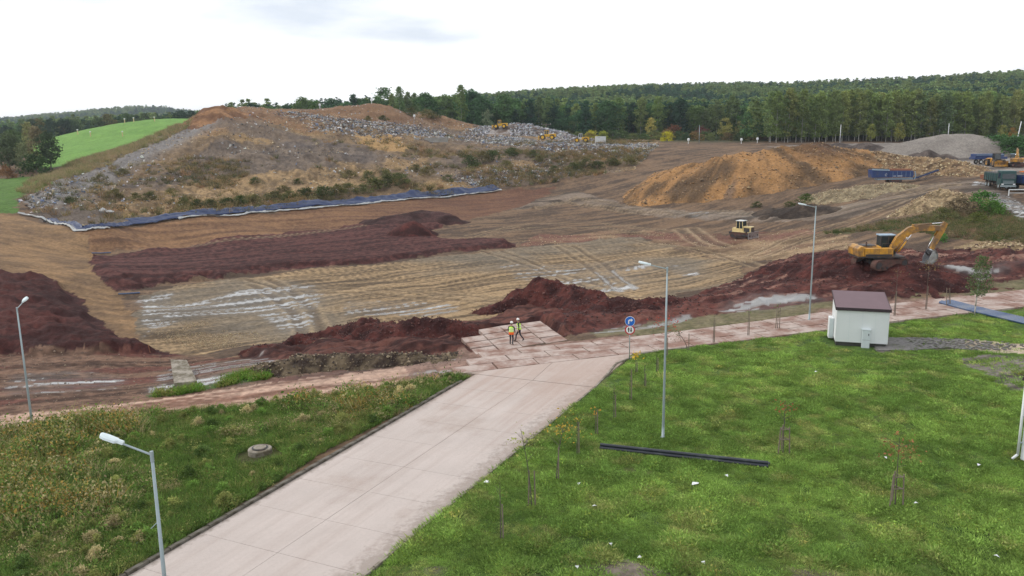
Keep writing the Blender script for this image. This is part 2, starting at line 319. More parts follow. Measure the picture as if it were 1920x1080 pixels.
m = M('rightgreen', 1.2); C = mixc3(C, lerp3(soil(70, 74, 42), soil(104, 98, 66), n_md), m * stp(n_hi * .5 + n_md * .5, .25, .45))
m = M('stonebank', .8); C = mixc3(C, lerp3(soil(112, 92, 66), soil(176, 150, 110), n_hi), m)
m = M('backplain', 3.0, .1); C = mixc3(C, lerp3(soil(92, 84, 80), soil(156, 146, 138), stp(fbm(X * .03, Y * .12, 50, 4), .35, .65)), m)
# landfill: grey waste soil, tan cover, red-brown top, grey gravel ramp
m = M('landfill', 2.0, .12)
l1 = fbm(X * .028, Y * .05, 71, 5, .55); l2 = fbm(X * .06 + 9, Y * .06, 72, 4)
lf = lerp3(soil(106, 88, 70), soil(148, 122, 90), stp(n_md * .5 + n_hi * .5, .3, .7))
lf = mixc3(lf, lerp3(soil(96, 88, 88), soil(124, 112, 106), n_hi), stp(l1, .52, .62) * .5)
lf = mixc3(lf, lerp3(soil(158, 124, 76), soil(190, 156, 106), n_hi), stp(l2, .56, .66) * .6)
lf = mixc3(lf, lerp3(soil(86, 78, 76), soil(122, 110, 102), stp(n_hi * .5 + n_md * .5, .35, .65)), M('greymid', 5.0, .08) * .65)
lf = mixc3(lf, lerp3(soil(120, 98, 70), soil(176, 144, 100), stp(n_hi * .6 + n_md * .4, .35, .65)), M('lowtan', 5.0, .08) * .85)
lf = mixc3(lf, lerp3(soil(168, 130, 80), soil(194, 156, 100), n_hi), M('tanpatch', 2.0, .15))
hgt = (Z - 17) / 8
lf = mixc3(lf, lerp3(soil(128, 92, 66), soil(150, 112, 78), n_md), stp(hgt + (l2 - .5) * 2, .1, .8) * .75)
lf = mixc3(lf, lerp3(soil(118, 112, 110), soil(146, 140, 136), n_hi), stp(np.exp(-np.abs(segdist(P2([(60, 380), (200, 312), (360, 238)]), X, Y)) / 9), .25, .6))
C = mixc3(C, lf, m)
m = M('mounddirt', 1.0); C = mixc3(C, lerp3(soil(104, 92, 84), soil(126, 112, 100), n_hi), m)
m = M('ridgestrip', 1.0); C = mixc3(C, lerp3(soil(116, 104, 82), soil(136, 122, 96), n_hi), m)
gr = lerp3(soil(98, 142, 60), soil(126, 168, 76), n_md)
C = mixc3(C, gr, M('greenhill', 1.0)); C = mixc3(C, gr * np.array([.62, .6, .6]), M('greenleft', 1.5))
# crossing clay road and near strip
ca, cc = crossco(X, Y)
m = M('clayleft', .35, .8); C = mixc3(C, lerp3(soil(140, 102, 84), soil(206, 170, 148), stp(stx, .34, .58)), m)
nearmud = M('mudstrip', .4, .8) * (1 - M('clayleft', .35, .8))
C = mixc3(C, lerp3(soil(80, 58, 47), soil(138, 106, 86), stp(stx * .7 + n_hi * .3, .36, .64)), nearmud)
C = mixc3(C, lerp3(soil(92, 50, 44), soil(122, 72, 62), n_hi), nearmud * stp(fbm(A15 * .09, C15 * .5, 53, 3), .54, .64) * .8)
m = ((cc > -3.1) & (cc < 3.2) & (ca > -16) & (ca < 70)).astype(float); C = mixc3(C, lerp3(soil(128, 96, 84), soil(172, 140, 124), stx), m)
m = ((cc > 2.6) & (cc < 6.5) & (ca > 0) & (ca < 50)).astype(float) * stp(n_md, .42, .55) * (1 - M('redright', .9)); C = mixc3(C, lerp3(soil(96, 96, 60), soil(140, 126, 100), n_hi), m)
# lawn, weeds
g1 = lerp3(soil(70, 96, 40), soil(98, 124, 54), stp(n_md * .3 + n_hi * .7, .3, .7))
g1 = mixc3(g1, np.broadcast_to(soil(112, 108, 62), C.shape), stp(fbm(X * .7, Y * .7, 81, 4), .58, .72) * .5)
mlawn = M('lawn', .12, 1.0); C = mixc3(C, g1, mlawn)
mw = M('weeds', .2, 1.0); C = mixc3(C, lerp3(soil(66, 70, 40), soil(92, 94, 54), n_hi), mw)
mgs = M('greenstrip', .3, 1.0); C = mixc3(C, np.broadcast_to(soil(76, 104, 40), C.shape), mgs)
mstrip = M('strip', .25, .8); C = mixc3(C, lerp3(soil(138, 128, 118), soil(206, 186, 162), stp(X, 28, 36)), mstrip)
mbare = M('bare', .5, .6); C = mixc3(C, lerp3(soil(88, 78, 74), soil(140, 130, 124), stp(stx, .35, .65)), mbare * stp(n_hi, .2, .4))
mmud = M('mudfront', .3, .8); C = mixc3(C, lerp3(soil(96, 86, 78), soil(138, 126, 114), n_hi), mmud * stp(n_md, .38, .5))
rm, rs, rt = roadmask(X, Y)
# tracks leave smeared mud
for p, wd in TRACKS:
    d = segdist(p, X, Y); C = mixc3(C, np.broadcast_to(soil(104, 86, 68), C.shape), np.exp(-(d / (wd * .8)) ** 2) * .65); C = mixc3(C, np.broadcast_to(soil(178, 154, 120), C.shape), np.exp(-((d - wd * 1.3) / (wd * .4)) ** 2) * .55)
# wet hollows and puddles
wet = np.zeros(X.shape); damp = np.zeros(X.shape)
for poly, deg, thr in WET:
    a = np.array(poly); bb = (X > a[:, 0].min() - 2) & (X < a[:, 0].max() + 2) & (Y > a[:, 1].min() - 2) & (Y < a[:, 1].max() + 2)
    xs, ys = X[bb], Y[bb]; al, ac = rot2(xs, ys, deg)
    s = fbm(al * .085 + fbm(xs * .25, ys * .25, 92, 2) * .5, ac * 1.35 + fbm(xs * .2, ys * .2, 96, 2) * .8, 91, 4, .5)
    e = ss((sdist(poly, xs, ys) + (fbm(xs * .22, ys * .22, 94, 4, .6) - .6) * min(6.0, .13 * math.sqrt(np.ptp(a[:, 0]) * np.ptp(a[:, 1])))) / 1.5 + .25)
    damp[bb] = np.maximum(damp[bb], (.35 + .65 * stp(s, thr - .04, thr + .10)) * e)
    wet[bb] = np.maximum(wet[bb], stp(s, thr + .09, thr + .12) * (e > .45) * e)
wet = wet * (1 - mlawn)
damp = damp * (1 - mlawn); C = C * (1 - .26 * damp[:, None])
C = np.clip(C, .004, .85)

def grid_mesh(name, GXs, GYs, GZs):
    h, wd = GXs.shape
    co = np.stack([GXs.ravel(), GYs.ravel(), GZs.ravel()], 1).astype(np.float32)
    i = np.arange(h * wd).reshape(h, wd)
    q = np.stack([i[:-1, :-1].ravel(), i[:-1, 1:].ravel(), i[1:, 1:].ravel(), i[1:, :-1].ravel()], 1).astype(np.int32)
    return raw_mesh(name, co, q)
def raw_mesh(name, co, faces, smooth=True):
    me = bpy.data.meshes.new(name); k = faces.shape[1]
    me.vertices.add(len(co)); me.vertices.foreach_set('co', np.asarray(co, np.float32).ravel())
    me.loops.add(faces.size); me.loops.foreach_set('vertex_index', faces.astype(np.int32).ravel())
    me.polygons.add(len(faces)); me.polygons.foreach_set('loop_start', np.arange(0, faces.size, k, dtype=np.int32))
    me.polygons.foreach_set('use_smooth', np.full(len(faces), smooth, bool))
    me.update(calc_edges=True); return me
def vcol(me, name, c):
    a = me.attributes.new(name, 'FLOAT_COLOR', 'POINT')
    a.data.foreach_set('color', np.concatenate([c, np.ones((len(c), 1))], 1).astype(np.float32).ravel())
def vflt(me, name, v):
    a = me.attributes.new(name, 'FLOAT', 'POINT'); a.data.foreach_set('value', v.astype(np.float32))

# ------------------------------------------------------------------ materials
MATS = {}
def nodes(m):
    m.use_nodes = True; t = m.node_tree; t.nodes.clear(); return t
def mk(t, typ, ins=None, **k):
    n = t.nodes.new(typ)
    for a, b in k.items(): setattr(n, a, b)
    for a, b in (ins or {}).items():
        if hasattr(b, 'is_output'): t.links.new(b, n.inputs[a])
        else: n.inputs[a].default_value = b
    return n
def mulc(t, c, f0, f1, fac):               # colour times a noise-driven factor
    mr = mk(t, 'ShaderNodeMapRange', {'Value': fac, 'From Min': .25, 'From Max': .75, 'To Min': f0, 'To Max': f1})
    return mk(t, 'ShaderNodeMix', {'Factor': 1.0, 'A': c, 'B': mr.outputs[0]}, data_type='RGBA', blend_type='MULTIPLY').outputs['Result']
def ground_mat():
    m = bpy.data.materials.new('ground_soil'); t = nodes(m)
    o = mk(t, 'ShaderNodeOutputMaterial'); b = mk(t, 'ShaderNodeBsdfPrincipled')
    at = mk(t, 'ShaderNodeAttribute', attribute_name='soil'); wt = mk(t, 'ShaderNodeAttribute', attribute_name='wet')
    tcn = mk(t, 'ShaderNodeTexCoord')
    n1 = mk(t, 'ShaderNodeTexNoise', {'Vector': tcn.outputs['Object'], 'Scale': 2.2, 'Detail': 6.0, 'Roughness': .65})
    n2 = mk(t, 'ShaderNodeTexNoise', {'Vector': tcn.outputs['Object'], 'Scale': .55, 'Detail': 5.0, 'Roughness': .6})
    c = mulc(t, at.outputs['Color'], .62, 1.42, n1.outputs['Fac']); c = mulc(t, c, .8, 1.22, n2.outputs['Fac'])
    dark = mk(t, 'ShaderNodeMix', {'Factor': wt.outputs['Fac'], 'A': c, 'B': (.21, .205, .20, 1)}, data_type='RGBA')  # silty puddle grey, lightened to stand in for bright sky reflection
    rg = mk(t, 'ShaderNodeMapRange', {'Value': wt.outputs['Fac'], 'To Min': .9, 'To Max': .03})
    bs = mk(t, 'ShaderNodeMapRange', {'Value': wt.outputs['Fac'], 'To Min': 1.0, 'To Max': 0.0})
    bp = mk(t, 'ShaderNodeBump', {'Height': n1.outputs['Fac'], 'Strength': bs.outputs[0], 'Distance': .22})
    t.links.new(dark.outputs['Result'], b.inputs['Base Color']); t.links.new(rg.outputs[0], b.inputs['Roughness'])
    t.links.new(bp.outputs[0], b.inputs['Normal']); sp = mk(t, 'ShaderNodeMapRange', {'Value': wt.outputs['Fac'], 'To Min': .15, 'To Max': 1.0})
    t.links.new(sp.outputs[0], b.inputs['Specular IOR Level']); t.links.new(b.outputs[0], o.inputs[0]); return m
MATS['ground'] = ground_mat()
def mat(name, col, rough=.6, metal=0.0, var=.25, scale=3.0, dirt=None, dirtamt=.0, bump=0.0, spec=.4, coat=0.0):
    m = bpy.data.materials.new(name); t = nodes(m); o = mk(t, 'ShaderNodeOutputMaterial'); b = mk(t, 'ShaderNodeBsdfPrincipled')
    tcn = mk(t, 'ShaderNodeTexCoord')
    n1 = mk(t, 'ShaderNodeTexNoise', {'Vector': tcn.outputs['Object'], 'Scale': scale, 'Detail': 6.0, 'Roughness': .62})
    c = mulc(t, mk(t, 'ShaderNodeRGB').outputs[0], 1 - var, 1 + var, n1.outputs['Fac'])
    t.nodes['RGB'].outputs[0].default_value = (*col, 1)
    if dirt is not None:
        n2 = mk(t, 'ShaderNodeTexNoise', {'Vector': tcn.outputs['Object'], 'Scale': scale * .45, 'Detail': 8.0, 'Roughness': .7})
        mr = mk(t, 'ShaderNodeMapRange', {'Value': n2.outputs['Fac'], 'From Min': .62 - dirtamt * .4, 'From Max': .75 - dirtamt * .3})
        c = mk(t, 'ShaderNodeMix', {'Factor': mr.outputs[0], 'A': c, 'B': (*dirt, 1)}, data_type='RGBA').outputs['Result']
    t.links.new(c, b.inputs['Base Color']); b.inputs['Roughness'].default_value = rough; b.inputs['Metallic'].default_value = metal
    b.inputs['Specular IOR Level'].default_value = spec; b.inputs['Coat Weight'].default_value = coat
    if bump:
        bp = mk(t, 'ShaderNodeBump', {'Height': n1.outputs['Fac'], 'Strength': .7, 'Distance': bump}); t.links.new(bp.outputs[0], b.inputs['Normal'])
    t.links.new(b.outputs[0], o.inputs[0]); MATS[name] = m; return m
def leaf_mat(name, source, transl=.35):
    m = bpy.data.materials.new(name); t = nodes(m); o = mk(t, 'ShaderNodeOutputMaterial')
    if source == 'OBJECT': c = mk(t, 'ShaderNodeObjectInfo').outputs['Color']
    elif source == 'INST': c = mk(t, 'ShaderNodeAttribute', attribute_name='tint', attribute_type='INSTANCER').outputs['Color']
    else: c = mk(t, 'ShaderNodeRGB').outputs[0]; c.default_value = (*source, 1)
    sh = mk(t, 'ShaderNodeAttribute', attribute_name='shade').outputs['Color']
    c = mk(t, 'ShaderNodeMix', {'Factor': 1.0, 'A': c, 'B': sh}, data_type='RGBA', blend_type='MULTIPLY').outputs['Result']
    d = mk(t, 'ShaderNodeBsdfDiffuse', {'Color': c}); tr = mk(t, 'ShaderNodeBsdfTranslucent', {'Color': c})
    mx = mk(t, 'ShaderNodeMixShader', {0: transl, 1: d.outputs[0], 2: tr.outputs[0]}); t.links.new(mx.outputs[0], o.inputs[0]); MATS[name] = m; return m

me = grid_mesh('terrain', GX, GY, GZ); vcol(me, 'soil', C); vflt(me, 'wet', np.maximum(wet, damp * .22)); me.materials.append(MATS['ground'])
terrain = bpy.data.objects.new('terrain', me); COL.objects.link(terrain); terrain['kind'] = 'structure'
# ------------------------------------------------------------------ mesh building kit
class MB:
    def __init__(s): s.v = []; s.f = []; s.mi = []
    def add(s, vs, fs, m=0):
        b = len(s.v); s.v += [tuple(map(float, p)) for p in vs]; s.f += [tuple(b + i for i in f) for f in fs]; s.mi += [m] * len(fs); return s
    def box(s, c, d, rz=0, ry=0, rx=0, m=0, top=1.0):
        hx, hy, hz = d[0] / 2, d[1] / 2, d[2] / 2
        M_ = Matrix.Rotation(rz, 3, 'Z') @ Matrix.Rotation(ry, 3, 'Y') @ Matrix.Rotation(rx, 3, 'X')
        vs = []
        for z in (-1, 1):
            k = top if z > 0 else 1
            for x, y in ((-1, -1), (1, -1), (1, 1), (-1, 1)): vs.append(Vector(c) + M_ @ Vector((x * hx * k, y * hy * k, z * hz)))
        return s.add(vs, [(3, 2, 1, 0), (4, 5, 6, 7), (0, 1, 5, 4), (1, 2, 6, 5), (2, 3, 7, 6), (3, 0, 4, 7)], m)
    def prism(s, poly, y0, y1, m=0, axis='y'):          # polygon in x,z extruded along y (or in x,y along z)
        n = len(poly)
        f = (lambda p, q: (p[0], q, p[1])) if axis == 'y' else ((lambda p, q: (p[0], p[1], q)) if axis == 'z' else (lambda p, q: (q, p[0], p[1])))
        return s.add([f(p, y0) for p in poly] + [f(p, y1) for p in poly],
                     [tuple(range(n)), tuple(range(2 * n - 1, n - 1, -1))] + [(i, i + n, (i + 1) % n + n, (i + 1) % n) for i in range(n)], m)
    def cyl(s, p0, p1, r0, r1=None, n=10, m=0):
        r1 = r0 if r1 is None else r1; a, b = Vector(p0), Vector(p1); d = (b - a).normalized()
        u = d.orthogonal().normalized(); w_ = d.cross(u); vs = []
        for p, r in ((a, r0), (b, r1)):
            for i in range(n):
                t = 2 * math.pi * i / n; vs.append(p + (u * math.cos(t) + w_ * math.sin(t)) * r)
        return s.add(vs, [(i, (i + 1) % n, (i + 1) % n + n, i + n) for i in range(n)] + [tuple(range(n - 1, -1, -1)), tuple(range(n, 2 * n))], m)
    def tube(s, pts, r, n=6, m=0):
        for a, b in zip(pts[:-1], pts[1:]): s.cyl(a, b, r, r, n, m)
        return s
    def lathe(s, c, prof, n=16, axis='z', m=0):          # profile of (radius, height)
        vs = []
        for r, h in prof:
            for i in range(n):
                t = 2 * math.pi * i / n; a, b = r * math.cos(t), r * math.sin(t)
                vs.append(Vector(c) + Vector((a, b, h) if axis == 'z' else ((a, h, b) if axis == 'y' else (h, a, b))))
        k = len(prof); fs = [(j * n + i, j * n + (i + 1) % n, (j + 1) * n + (i + 1) % n, (j + 1) * n + i) for j in range(k - 1) for i in range(n)]
        return s.add(vs, fs + [tuple(range(n - 1, -1, -1)), tuple(range((k - 1) * n, k * n))], m)
    def build(s, name, mats, parent=None, smooth=False, bevel=0, loc=None):
        me = bpy.data.meshes.new(name); me.from_pydata(s.v, [], s.f); 
        mats = mats if isinstance(mats, (list, tuple)) else [mats]
        for x in mats: me.materials.append(MATS[x] if isinstance(x, str) else x)
        me.polygons.foreach_set('material_index', s.mi); me.polygons.foreach_set('use_smooth', [smooth] * len(s.f)); me.update()
        o = bpy.data.objects.new(name, me); COL.objects.link(o); o.parent = parent
        if loc is not None: o.location = loc
        if bevel:
            b = o.modifiers.new('bevel', 'BEVEL'); b.width = bevel; b.segments = 2; b.limit_method = 'ANGLE'
        return o
def tag(o, label=None, cat=None, group=None, kind=None):
    if label: o['label'] = label
    if cat: o['category'] = cat
    if group: o['group'] = group
    if kind: o['kind'] = kind
    return o
def thing(name, label, cat, loc, rotz=0, group=None, tilt=None):
    o = bpy.data.objects.new(name, None); COL.objects.link(o); o.location = tuple(map(float, loc)); o.empty_display_size = .3
    o.rotation_euler = (tilt[0], tilt[1], rotz) if tilt else (0, 0, rotz)
    return tag(o, label, cat, group)
def meshobj(name, me, mats, parent=None, loc=None):
    for x in (mats if isinstance(mats, (list, tuple)) else [mats]): me.materials.append(MATS[x] if isinstance(x, str) else x)
    o = bpy.data.objects.new(name, me); COL.objects.link(o); o.parent = parent
    if loc is not None: o.location = loc
    return o
def copy_tree(o, parent=None):
    c = o.copy(); COL.objects.link(c); c.parent = parent
    for ch in list(o.children): copy_tree(ch, c)
    return c
def zat(x, y): return float(zf(np.array([x]), np.array([y]))[0])
def zplain(x, y): return float(zb(np.array([x]), np.array([y]))[0])

mud = tuple(soil(120, 80, 66)); clay = tuple(soil(150, 112, 92)); dust = tuple(soil(120, 106, 88))
mat('concrete', tuple(soil(205, 191, 184)), .85, var=.08, scale=.35, dirt=tuple(soil(188, 170, 160)), dirtamt=.2, bump=.004)
mat('precast', tuple(soil(196, 176, 166)), .85, var=.14, scale=1.2, dirt=tuple(soil(150, 112, 96)), dirtamt=.5, bump=.01)
mat('kerbstone', tuple(soil(128, 122, 112)), .9, var=.22, scale=3, dirt=tuple(soil(84, 76, 62)), dirtamt=.5, bump=.01)
mat('kerblight', tuple(soil(172, 162, 148)), .9, var=.2, scale=3, dirt=tuple(soil(110, 100, 80)), dirtamt=.5, bump=.01)
mat('joint', tuple(soil(150, 138, 130)), .95, var=.3, scale=2)
mat('galv', (.30, .36, .38), .45, metal=.35, var=.10, scale=2)
mat('lamphead', (.62, .70, .72), .4, var=.06, scale=4)
mat('glassy', (.5, .55, .58), .15, var=.05)
mat('white', (.72, .74, .75), .6, var=.05, scale=1.5, dirt=(.55, .55, .53), dirtamt=.1)
mat('whiteclad', (.70, .73, .74), .55, var=.03, scale=.8, dirt=(.58, .6, .59), dirtamt=.12)
mat('cabinet', (.58, .64, .66), .6, var=.06, scale=4)
mat('plinth', (.05, .05, .045), .9, var=.3)
mat('roofred', tuple(soil(118, 90, 98)), .55, var=.10, scale=1.2)
mat('rooftrim', tuple(soil(62, 46, 54)), .5, var=.1)
mat('wood', (.19, .155, .12), .85, var=.3, scale=8)
mat('bark', (.10, .085, .07), .9, var=.35, scale=5)
mat('birchbark', (.34, .33, .30), .8, var=.35, scale=9)
mat('blackpipe', (.018, .022, .032), .38, var=.3, scale=2, dirt=(.06, .07, .07), dirtamt=.2, spec=.5)
mat('bluepipe', (.035, .075, .17), .35, var=.2, scale=2, dirt=(.12, .14, .18), dirtamt=.3, spec=.6)
mat('signblue', (.01, .13, .55), .4, var=.04); mat('signwhite', (.8, .8, .8), .4, var=.03); mat('signred', (.5, .03, .05), .4, var=.05); mat('signblack', (.02, .02, .025), .5, var=.1); mat('signback', (.3, .31, .32), .5, metal=.5)
mat('yellow', (.62, .30, .025), .45, var=.16, scale=1.5, dirt=(.17, .10, .05), dirtamt=.55)
mat('brightyellow', (.72, .42, .03), .42, var=.1, scale=1.5, dirt=(.3, .17, .06), dirtamt=.15)
mat('paleyellow', (.62, .50, .25), .5, var=.14, scale=1.5, dirt=(.24, .15, .09), dirtamt=.3)
mat('darkmetal', (.035, .035, .038), .6, var=.35, scale=4, dirt=(.10, .06, .045), dirtamt=.35)
mat('trackmud', (.085, .05, .04), .85, var=.4, scale=4, dirt=(.13, .06, .05), dirtamt=.5, bump=.03)
mat('steel', (.42, .43, .45), .3, metal=.7, var=.2, scale=3, dirt=(.12, .07, .055), dirtamt=.3)
mat('chrome', (.75, .76, .78), .15, metal=.9, var=.05)
mat('window', (.02, .03, .035), .08, var=.1, spec=.7)
mat('rubber', (.022, .021, .02), .8, var=.3, scale=4, dirt=(.11, .09, .07), dirtamt=.5)
mat('machineblue', (.022, .05, .16), .45, var=.15, scale=1, dirt=(.1, .09, .08), dirtamt=.2)
mat('paleblue', (.28, .38, .48), .5, var=.12, scale=2)
mat('machinegreen', (.015, .06, .06), .45, var=.2, scale=1.5, dirt=(.1, .09, .08), dirtamt=.25)
mat('orange', (.6, .16, .03), .5, var=.1); mat('rust', (.22, .09, .05), .85, var=.3, scale=3)
mat('machinewhite', (.62, .64, .64), .5, var=.1, scale=2, dirt=(.25, .2, .15), dirtamt=.2)
mat('liner', (.010, .025, .088), .5, var=.3, scale=1.2, dirt=(.05, .07, .13), dirtamt=.25, spec=.4)
mat('geotextile', (.42, .43, .43), .8, var=.2, scale=1, dirt=(.3, .26, .22), dirtamt=.2)
mat('blockgrey', (.30, .29, .27), .9, var=.2, scale=1)
mat('paver', tuple(soil(132, 128, 126)), .9, var=.25, scale=4, dirt=tuple(soil(84, 92, 56)), dirtamt=.3)

def dirty_concrete():
    # trodden soil along the lawn side, faint wheel lines and mud carried out of the site
    m = MATS['concrete']; t = m.node_tree; b = [n for n in t.nodes if n.type == 'BSDF_PRINCIPLED'][0]; c = b.inputs['Base Color'].links[0].from_socket
    g = mk(t, 'ShaderNodeNewGeometry'); rel = mk(t, 'ShaderNodeVectorMath', {0: g.outputs['Position'], 1: (R_L0[0], R_L0[1], 0)}, operation='SUBTRACT')
    tt = mk(t, 'ShaderNodeVectorMath', {0: rel.outputs[0], 1: (RN[0], RN[1], 0)}, operation='DOT_PRODUCT').outputs['Value']; s_ = mk(t, 'ShaderNodeVectorMath', {0: rel.outputs[0], 1: (RD[0], RD[1], 0)}, operation='DOT_PRODUCT').outputs['Value']
    n1 = mk(t, 'ShaderNodeTexNoise', {'Vector': rel.outputs[0], 'Scale': 2.6, 'Detail': 9.0, 'Roughness': .75}).outputs['Fac']
    def edge(v, a, b_): return mk(t, 'ShaderNodeMapRange', {'Value': v, 'From Min': a, 'From Max': b_}).outputs[0]
    def mth(op, *v): 
        n = mk(t, 'ShaderNodeMath', operation=op)
        for i, q in enumerate(v):
            if hasattr(q, 'is_output'): t.links.new(q, n.inputs[i])
            else: n.inputs[i].default_value = q
        return n.outputs[0]
    def lay(c, fac, col): return mk(t, 'ShaderNodeMix', {'Factor': fac, 'A': c, 'B': (*col, 1)}, data_type='RGBA').outputs['Result']
    fr = edge(mth('ADD', mth('MULTIPLY', n1, 2.4), edge(tt, ROADW - 2.0, ROADW)), 1.62, 2.1); c = lay(c, mth('MULTIPLY', fr, .55), tuple(soil(132, 118, 104)))
    fl_ = edge(mth('ADD', mth('MULTIPLY', n1, 2.0), edge(tt, .6, 0)), 1.45, 1.9); c = lay(c, mth('MULTIPLY', fl_, .6), tuple(soil(120, 106, 92)))
    cv = mk(t, 'ShaderNodeCombineXYZ', {'X': mth('MULTIPLY', tt, 1.5), 'Y': mth('MULTIPLY', s_, .06)}); n2 = mk(t, 'ShaderNodeTexNoise', {'Vector': cv.outputs[0], 'Scale': 1.0, 'Detail': 6.0, 'Roughness': .65}).outputs['Fac']
    c = lay(c, mth('MULTIPLY', edge(n2, .46, .72), .5), tuple(soil(178, 158, 148)))
    jn = edge(mth('ADD', mth('MULTIPLY', n2, 1.3), edge(s_, 12, 30)), 1.0, 1.7); c = lay(c, mth('MULTIPLY', jn, .55), tuple(soil(190, 160, 144)))
    n3 = mk(t, 'ShaderNodeTexNoise', {'Vector': rel.outputs[0], 'Scale': 9.0, 'Detail': 4.0, 'Roughness': .7}).outputs['Fac']; c = mulc(t, c, .93, 1.06, n3)
    t.links.new(c, b.inputs['Base Color'])
dirty_concrete()
# ------------------------------------------------------------------ entry road: concrete slabs, joints, kerbs
def quadslab(name, pts, zs, thick, m, parent, inset=.02):
    c = np.mean(pts, 0); b = MB(); q = [c + (np.array(p) - c) * (1 - inset / max(np.linalg.norm(np.array(p) - c), .1)) for p in pts]
    top = [(p[0], p[1], z) for p, z in zip(q, zs)]; bot = [(p[0], p[1], z - thick) for p, z in zip(q, zs)]
    b.add(top + bot, [(0, 1, 2, 3), (7, 6, 5, 4)] + [(i, i + 4, (i + 1) % 4 + 4, (i + 1) % 4) for i in range(4)])
    return b.build(name, m, parent)
road = bpy.data.objects.new('concrete_road', None); COL.objects.link(road); tag(road, kind='structure')
bed = MB()
def rp(s, t): return R_L0 + RD * s + RN * t
_zp = lambda p: zplain(p[0], p[1])
for k in range(-10, 9):
    s0, s1 = k * 2.95 + .6, (k + 1) * 2.95 + .6
    for t0, t1 in ((0.02, 4.3), (4.3, ROADW - .02)):
        if s0 > 25.4: continue
        q = [rp(s0, t0), rp(s0, t1), rp(s1, t1), rp(s1, t0)]
        quadslab('concrete_slab', q, [_zp(p) + .02 + random.uniform(0, .006) for p in q], .18, 'concrete', road, .014)
    q = [rp(s0, -.05), rp(s0, ROADW + .05), rp(s1 + .01, ROADW + .05), rp(s1 + .01, -.05)]
    bed.add([(p[0], p[1], _zp(p) - .005) for p in q], [(0, 1, 2, 3)])
# flare where it meets the cross road
fl = P2([(905, 697), (960, 680), (1080, 668), (1165, 663)])
qa = [rp(27.2, 0.02), rp(27.2, 4.3), rp(27.2, ROADW - .02)]
cx = lambda ca_, cc_: np.array([7.88, 58.4]) + XD * ca_ + XN * cc_
qb = [cx(-12.2, -2.55), cx(-6.0, -2.55), cx(0.2, -2.55)]
for i in range(2):
    q = [qa[i], qa[i + 1], qb[i + 1], qb[i]]; quadslab('concrete_slab', q, [_zp(p) + .022 for p in q], .18, 'concrete', road, .02)
bo = bed.build('joint_filler', 'joint', road)
for side, t, mt in (('left', -.12, 'kerbstone'), ('right', ROADW + .1, 'kerblight')):
    kerb = bpy.data.objects.new('kerb', None); COL.objects.link(kerb); tag(kerb, kind='structure')
    for k in range(-18, 25):
        s0 = k * 1.02 + 1.0
        if side == 'left' and s0 > 24.6: continue
        p = rp(s0 + .5, t); b = MB(); hgt_ = .13 if side == 'left' else .10
        b.box((0, 0, hgt_ / 2 - .1), (.99, .2 if side == 'left' else .13, hgt_ + .2), rz=math.atan2(RD[1], RD[0]) + random.uniform(-.012, .012))
        b.build('kerb_stone', mt, kerb, bevel=.015, loc=(p[0], p[1], _zp(p) + random.uniform(-.012, .012)))
    if side == 'right':                                   # the kerb swings round into the cross road
        c0 = rp(25.4, t); pts = [c0, rp(27.2, t), rp(30, t - .25), rp(32.6, t - .55), cx(.6, -2.95), cx(2.2, -2.75), cx(4.5, -2.72)]
        for a_, b_ in zip(pts[:-1], pts[1:]):
            mid = (a_ + b_) / 2; d = b_ - a_; b = MB(); b.box((0, 0, -.06), (np.linalg.norm(d) - .02, .13, .3), rz=math.atan2(d[1], d[0]))
            b.build('kerb_stone', mt, kerb, bevel=.015, loc=(mid[0], mid[1], _zp(mid)))
# ------------------------------------------------------------------ cross road of precast slabs
xr = bpy.data.objects.new('slab_track', None); COL.objects.link(xr); tag(xr, kind='structure')
for row, c0 in enumerate((-2.5, -.85, .8)):
    ca_ = -13 + row * .9 + random.uniform(0, 1)
    while ca_ < 52:
        ln = 3.0; q = [cx(ca_, c0), cx(ca_ + ln, c0), cx(ca_ + ln, c0 + 1.62), cx(ca_, c0 + 1.62)]
        j = random.uniform(0, .03)
        quadslab('concrete_slab', q, [_zp(p) + .012 + j + random.uniform(-.012, .012) for p in q], .16, 'precast', xr, .05); ca_ += ln + random.uniform(.01, .05)
pl = bpy.data.objects.new('slab_pad', None); COL.objects.link(pl); tag(pl, kind='structure')
po = at_z(893, 661, -.02)[:2]; pu = at_z(1066, 634, -.02)[:2] - po; pv = at_z(856, 622, -.02)[:2] - po
pu = pu / np.linalg.norm(pu); pv = pv / np.linalg.norm(pv); padz = _zp(po + pu * 4 + pv * 3) + .06
for i in range(4):
    for j in range(4):
        if (i, j) in ((0, 3),): continue
        a0, a1, b0, b1 = i * 2.05, i * 2.05 + 2.0, j * 1.75 + random.uniform(0, .08) + (.25 if i == 2 else 0), j * 1.75 + 1.68 + (.25 if i == 2 else 0)
        q = [po + pu * a0 + pv * b0, po + pu * a1 + pv * b0, po + pu * a1 + pv * b1, po + pu * a0 + pv * b1]
        quadslab('concrete_slab', q, [padz + random.uniform(-.03, .03) + .02 * j for p in q], .3, 'precast', pl, .04)
# ------------------------------------------------------------------ block paving by the hut
sp = np.array(POLY['strip']); pav = MB(); org = hit(1552, 642)[:2]; da = hit(1780, 640)[:2] - org; da /= np.linalg.norm(da); db = np.array([-da[1], da[0]])
for i in range(90):
    for j in range(-22, 22):
        p = org + da * (i * .2) + db * (j * .105 - .0)
        if not pip(POLY['strip'], np.array([p[0]]), np.array([p[1]]))[0]: continue
        if random.random() < max(0, (i - 22) / 45): continue
        pav.box((p[0], p[1], _zp(p) + .0 + random.uniform(0, .012)), (.19, .097, .06), rz=math.atan2(da[1], da[0]))
pavo = pav.build('block_paving', 'paver'); tag(pavo, kind='stuff')
tag(pavo, 'grey block paving strip running right from the white hut', 'paving')

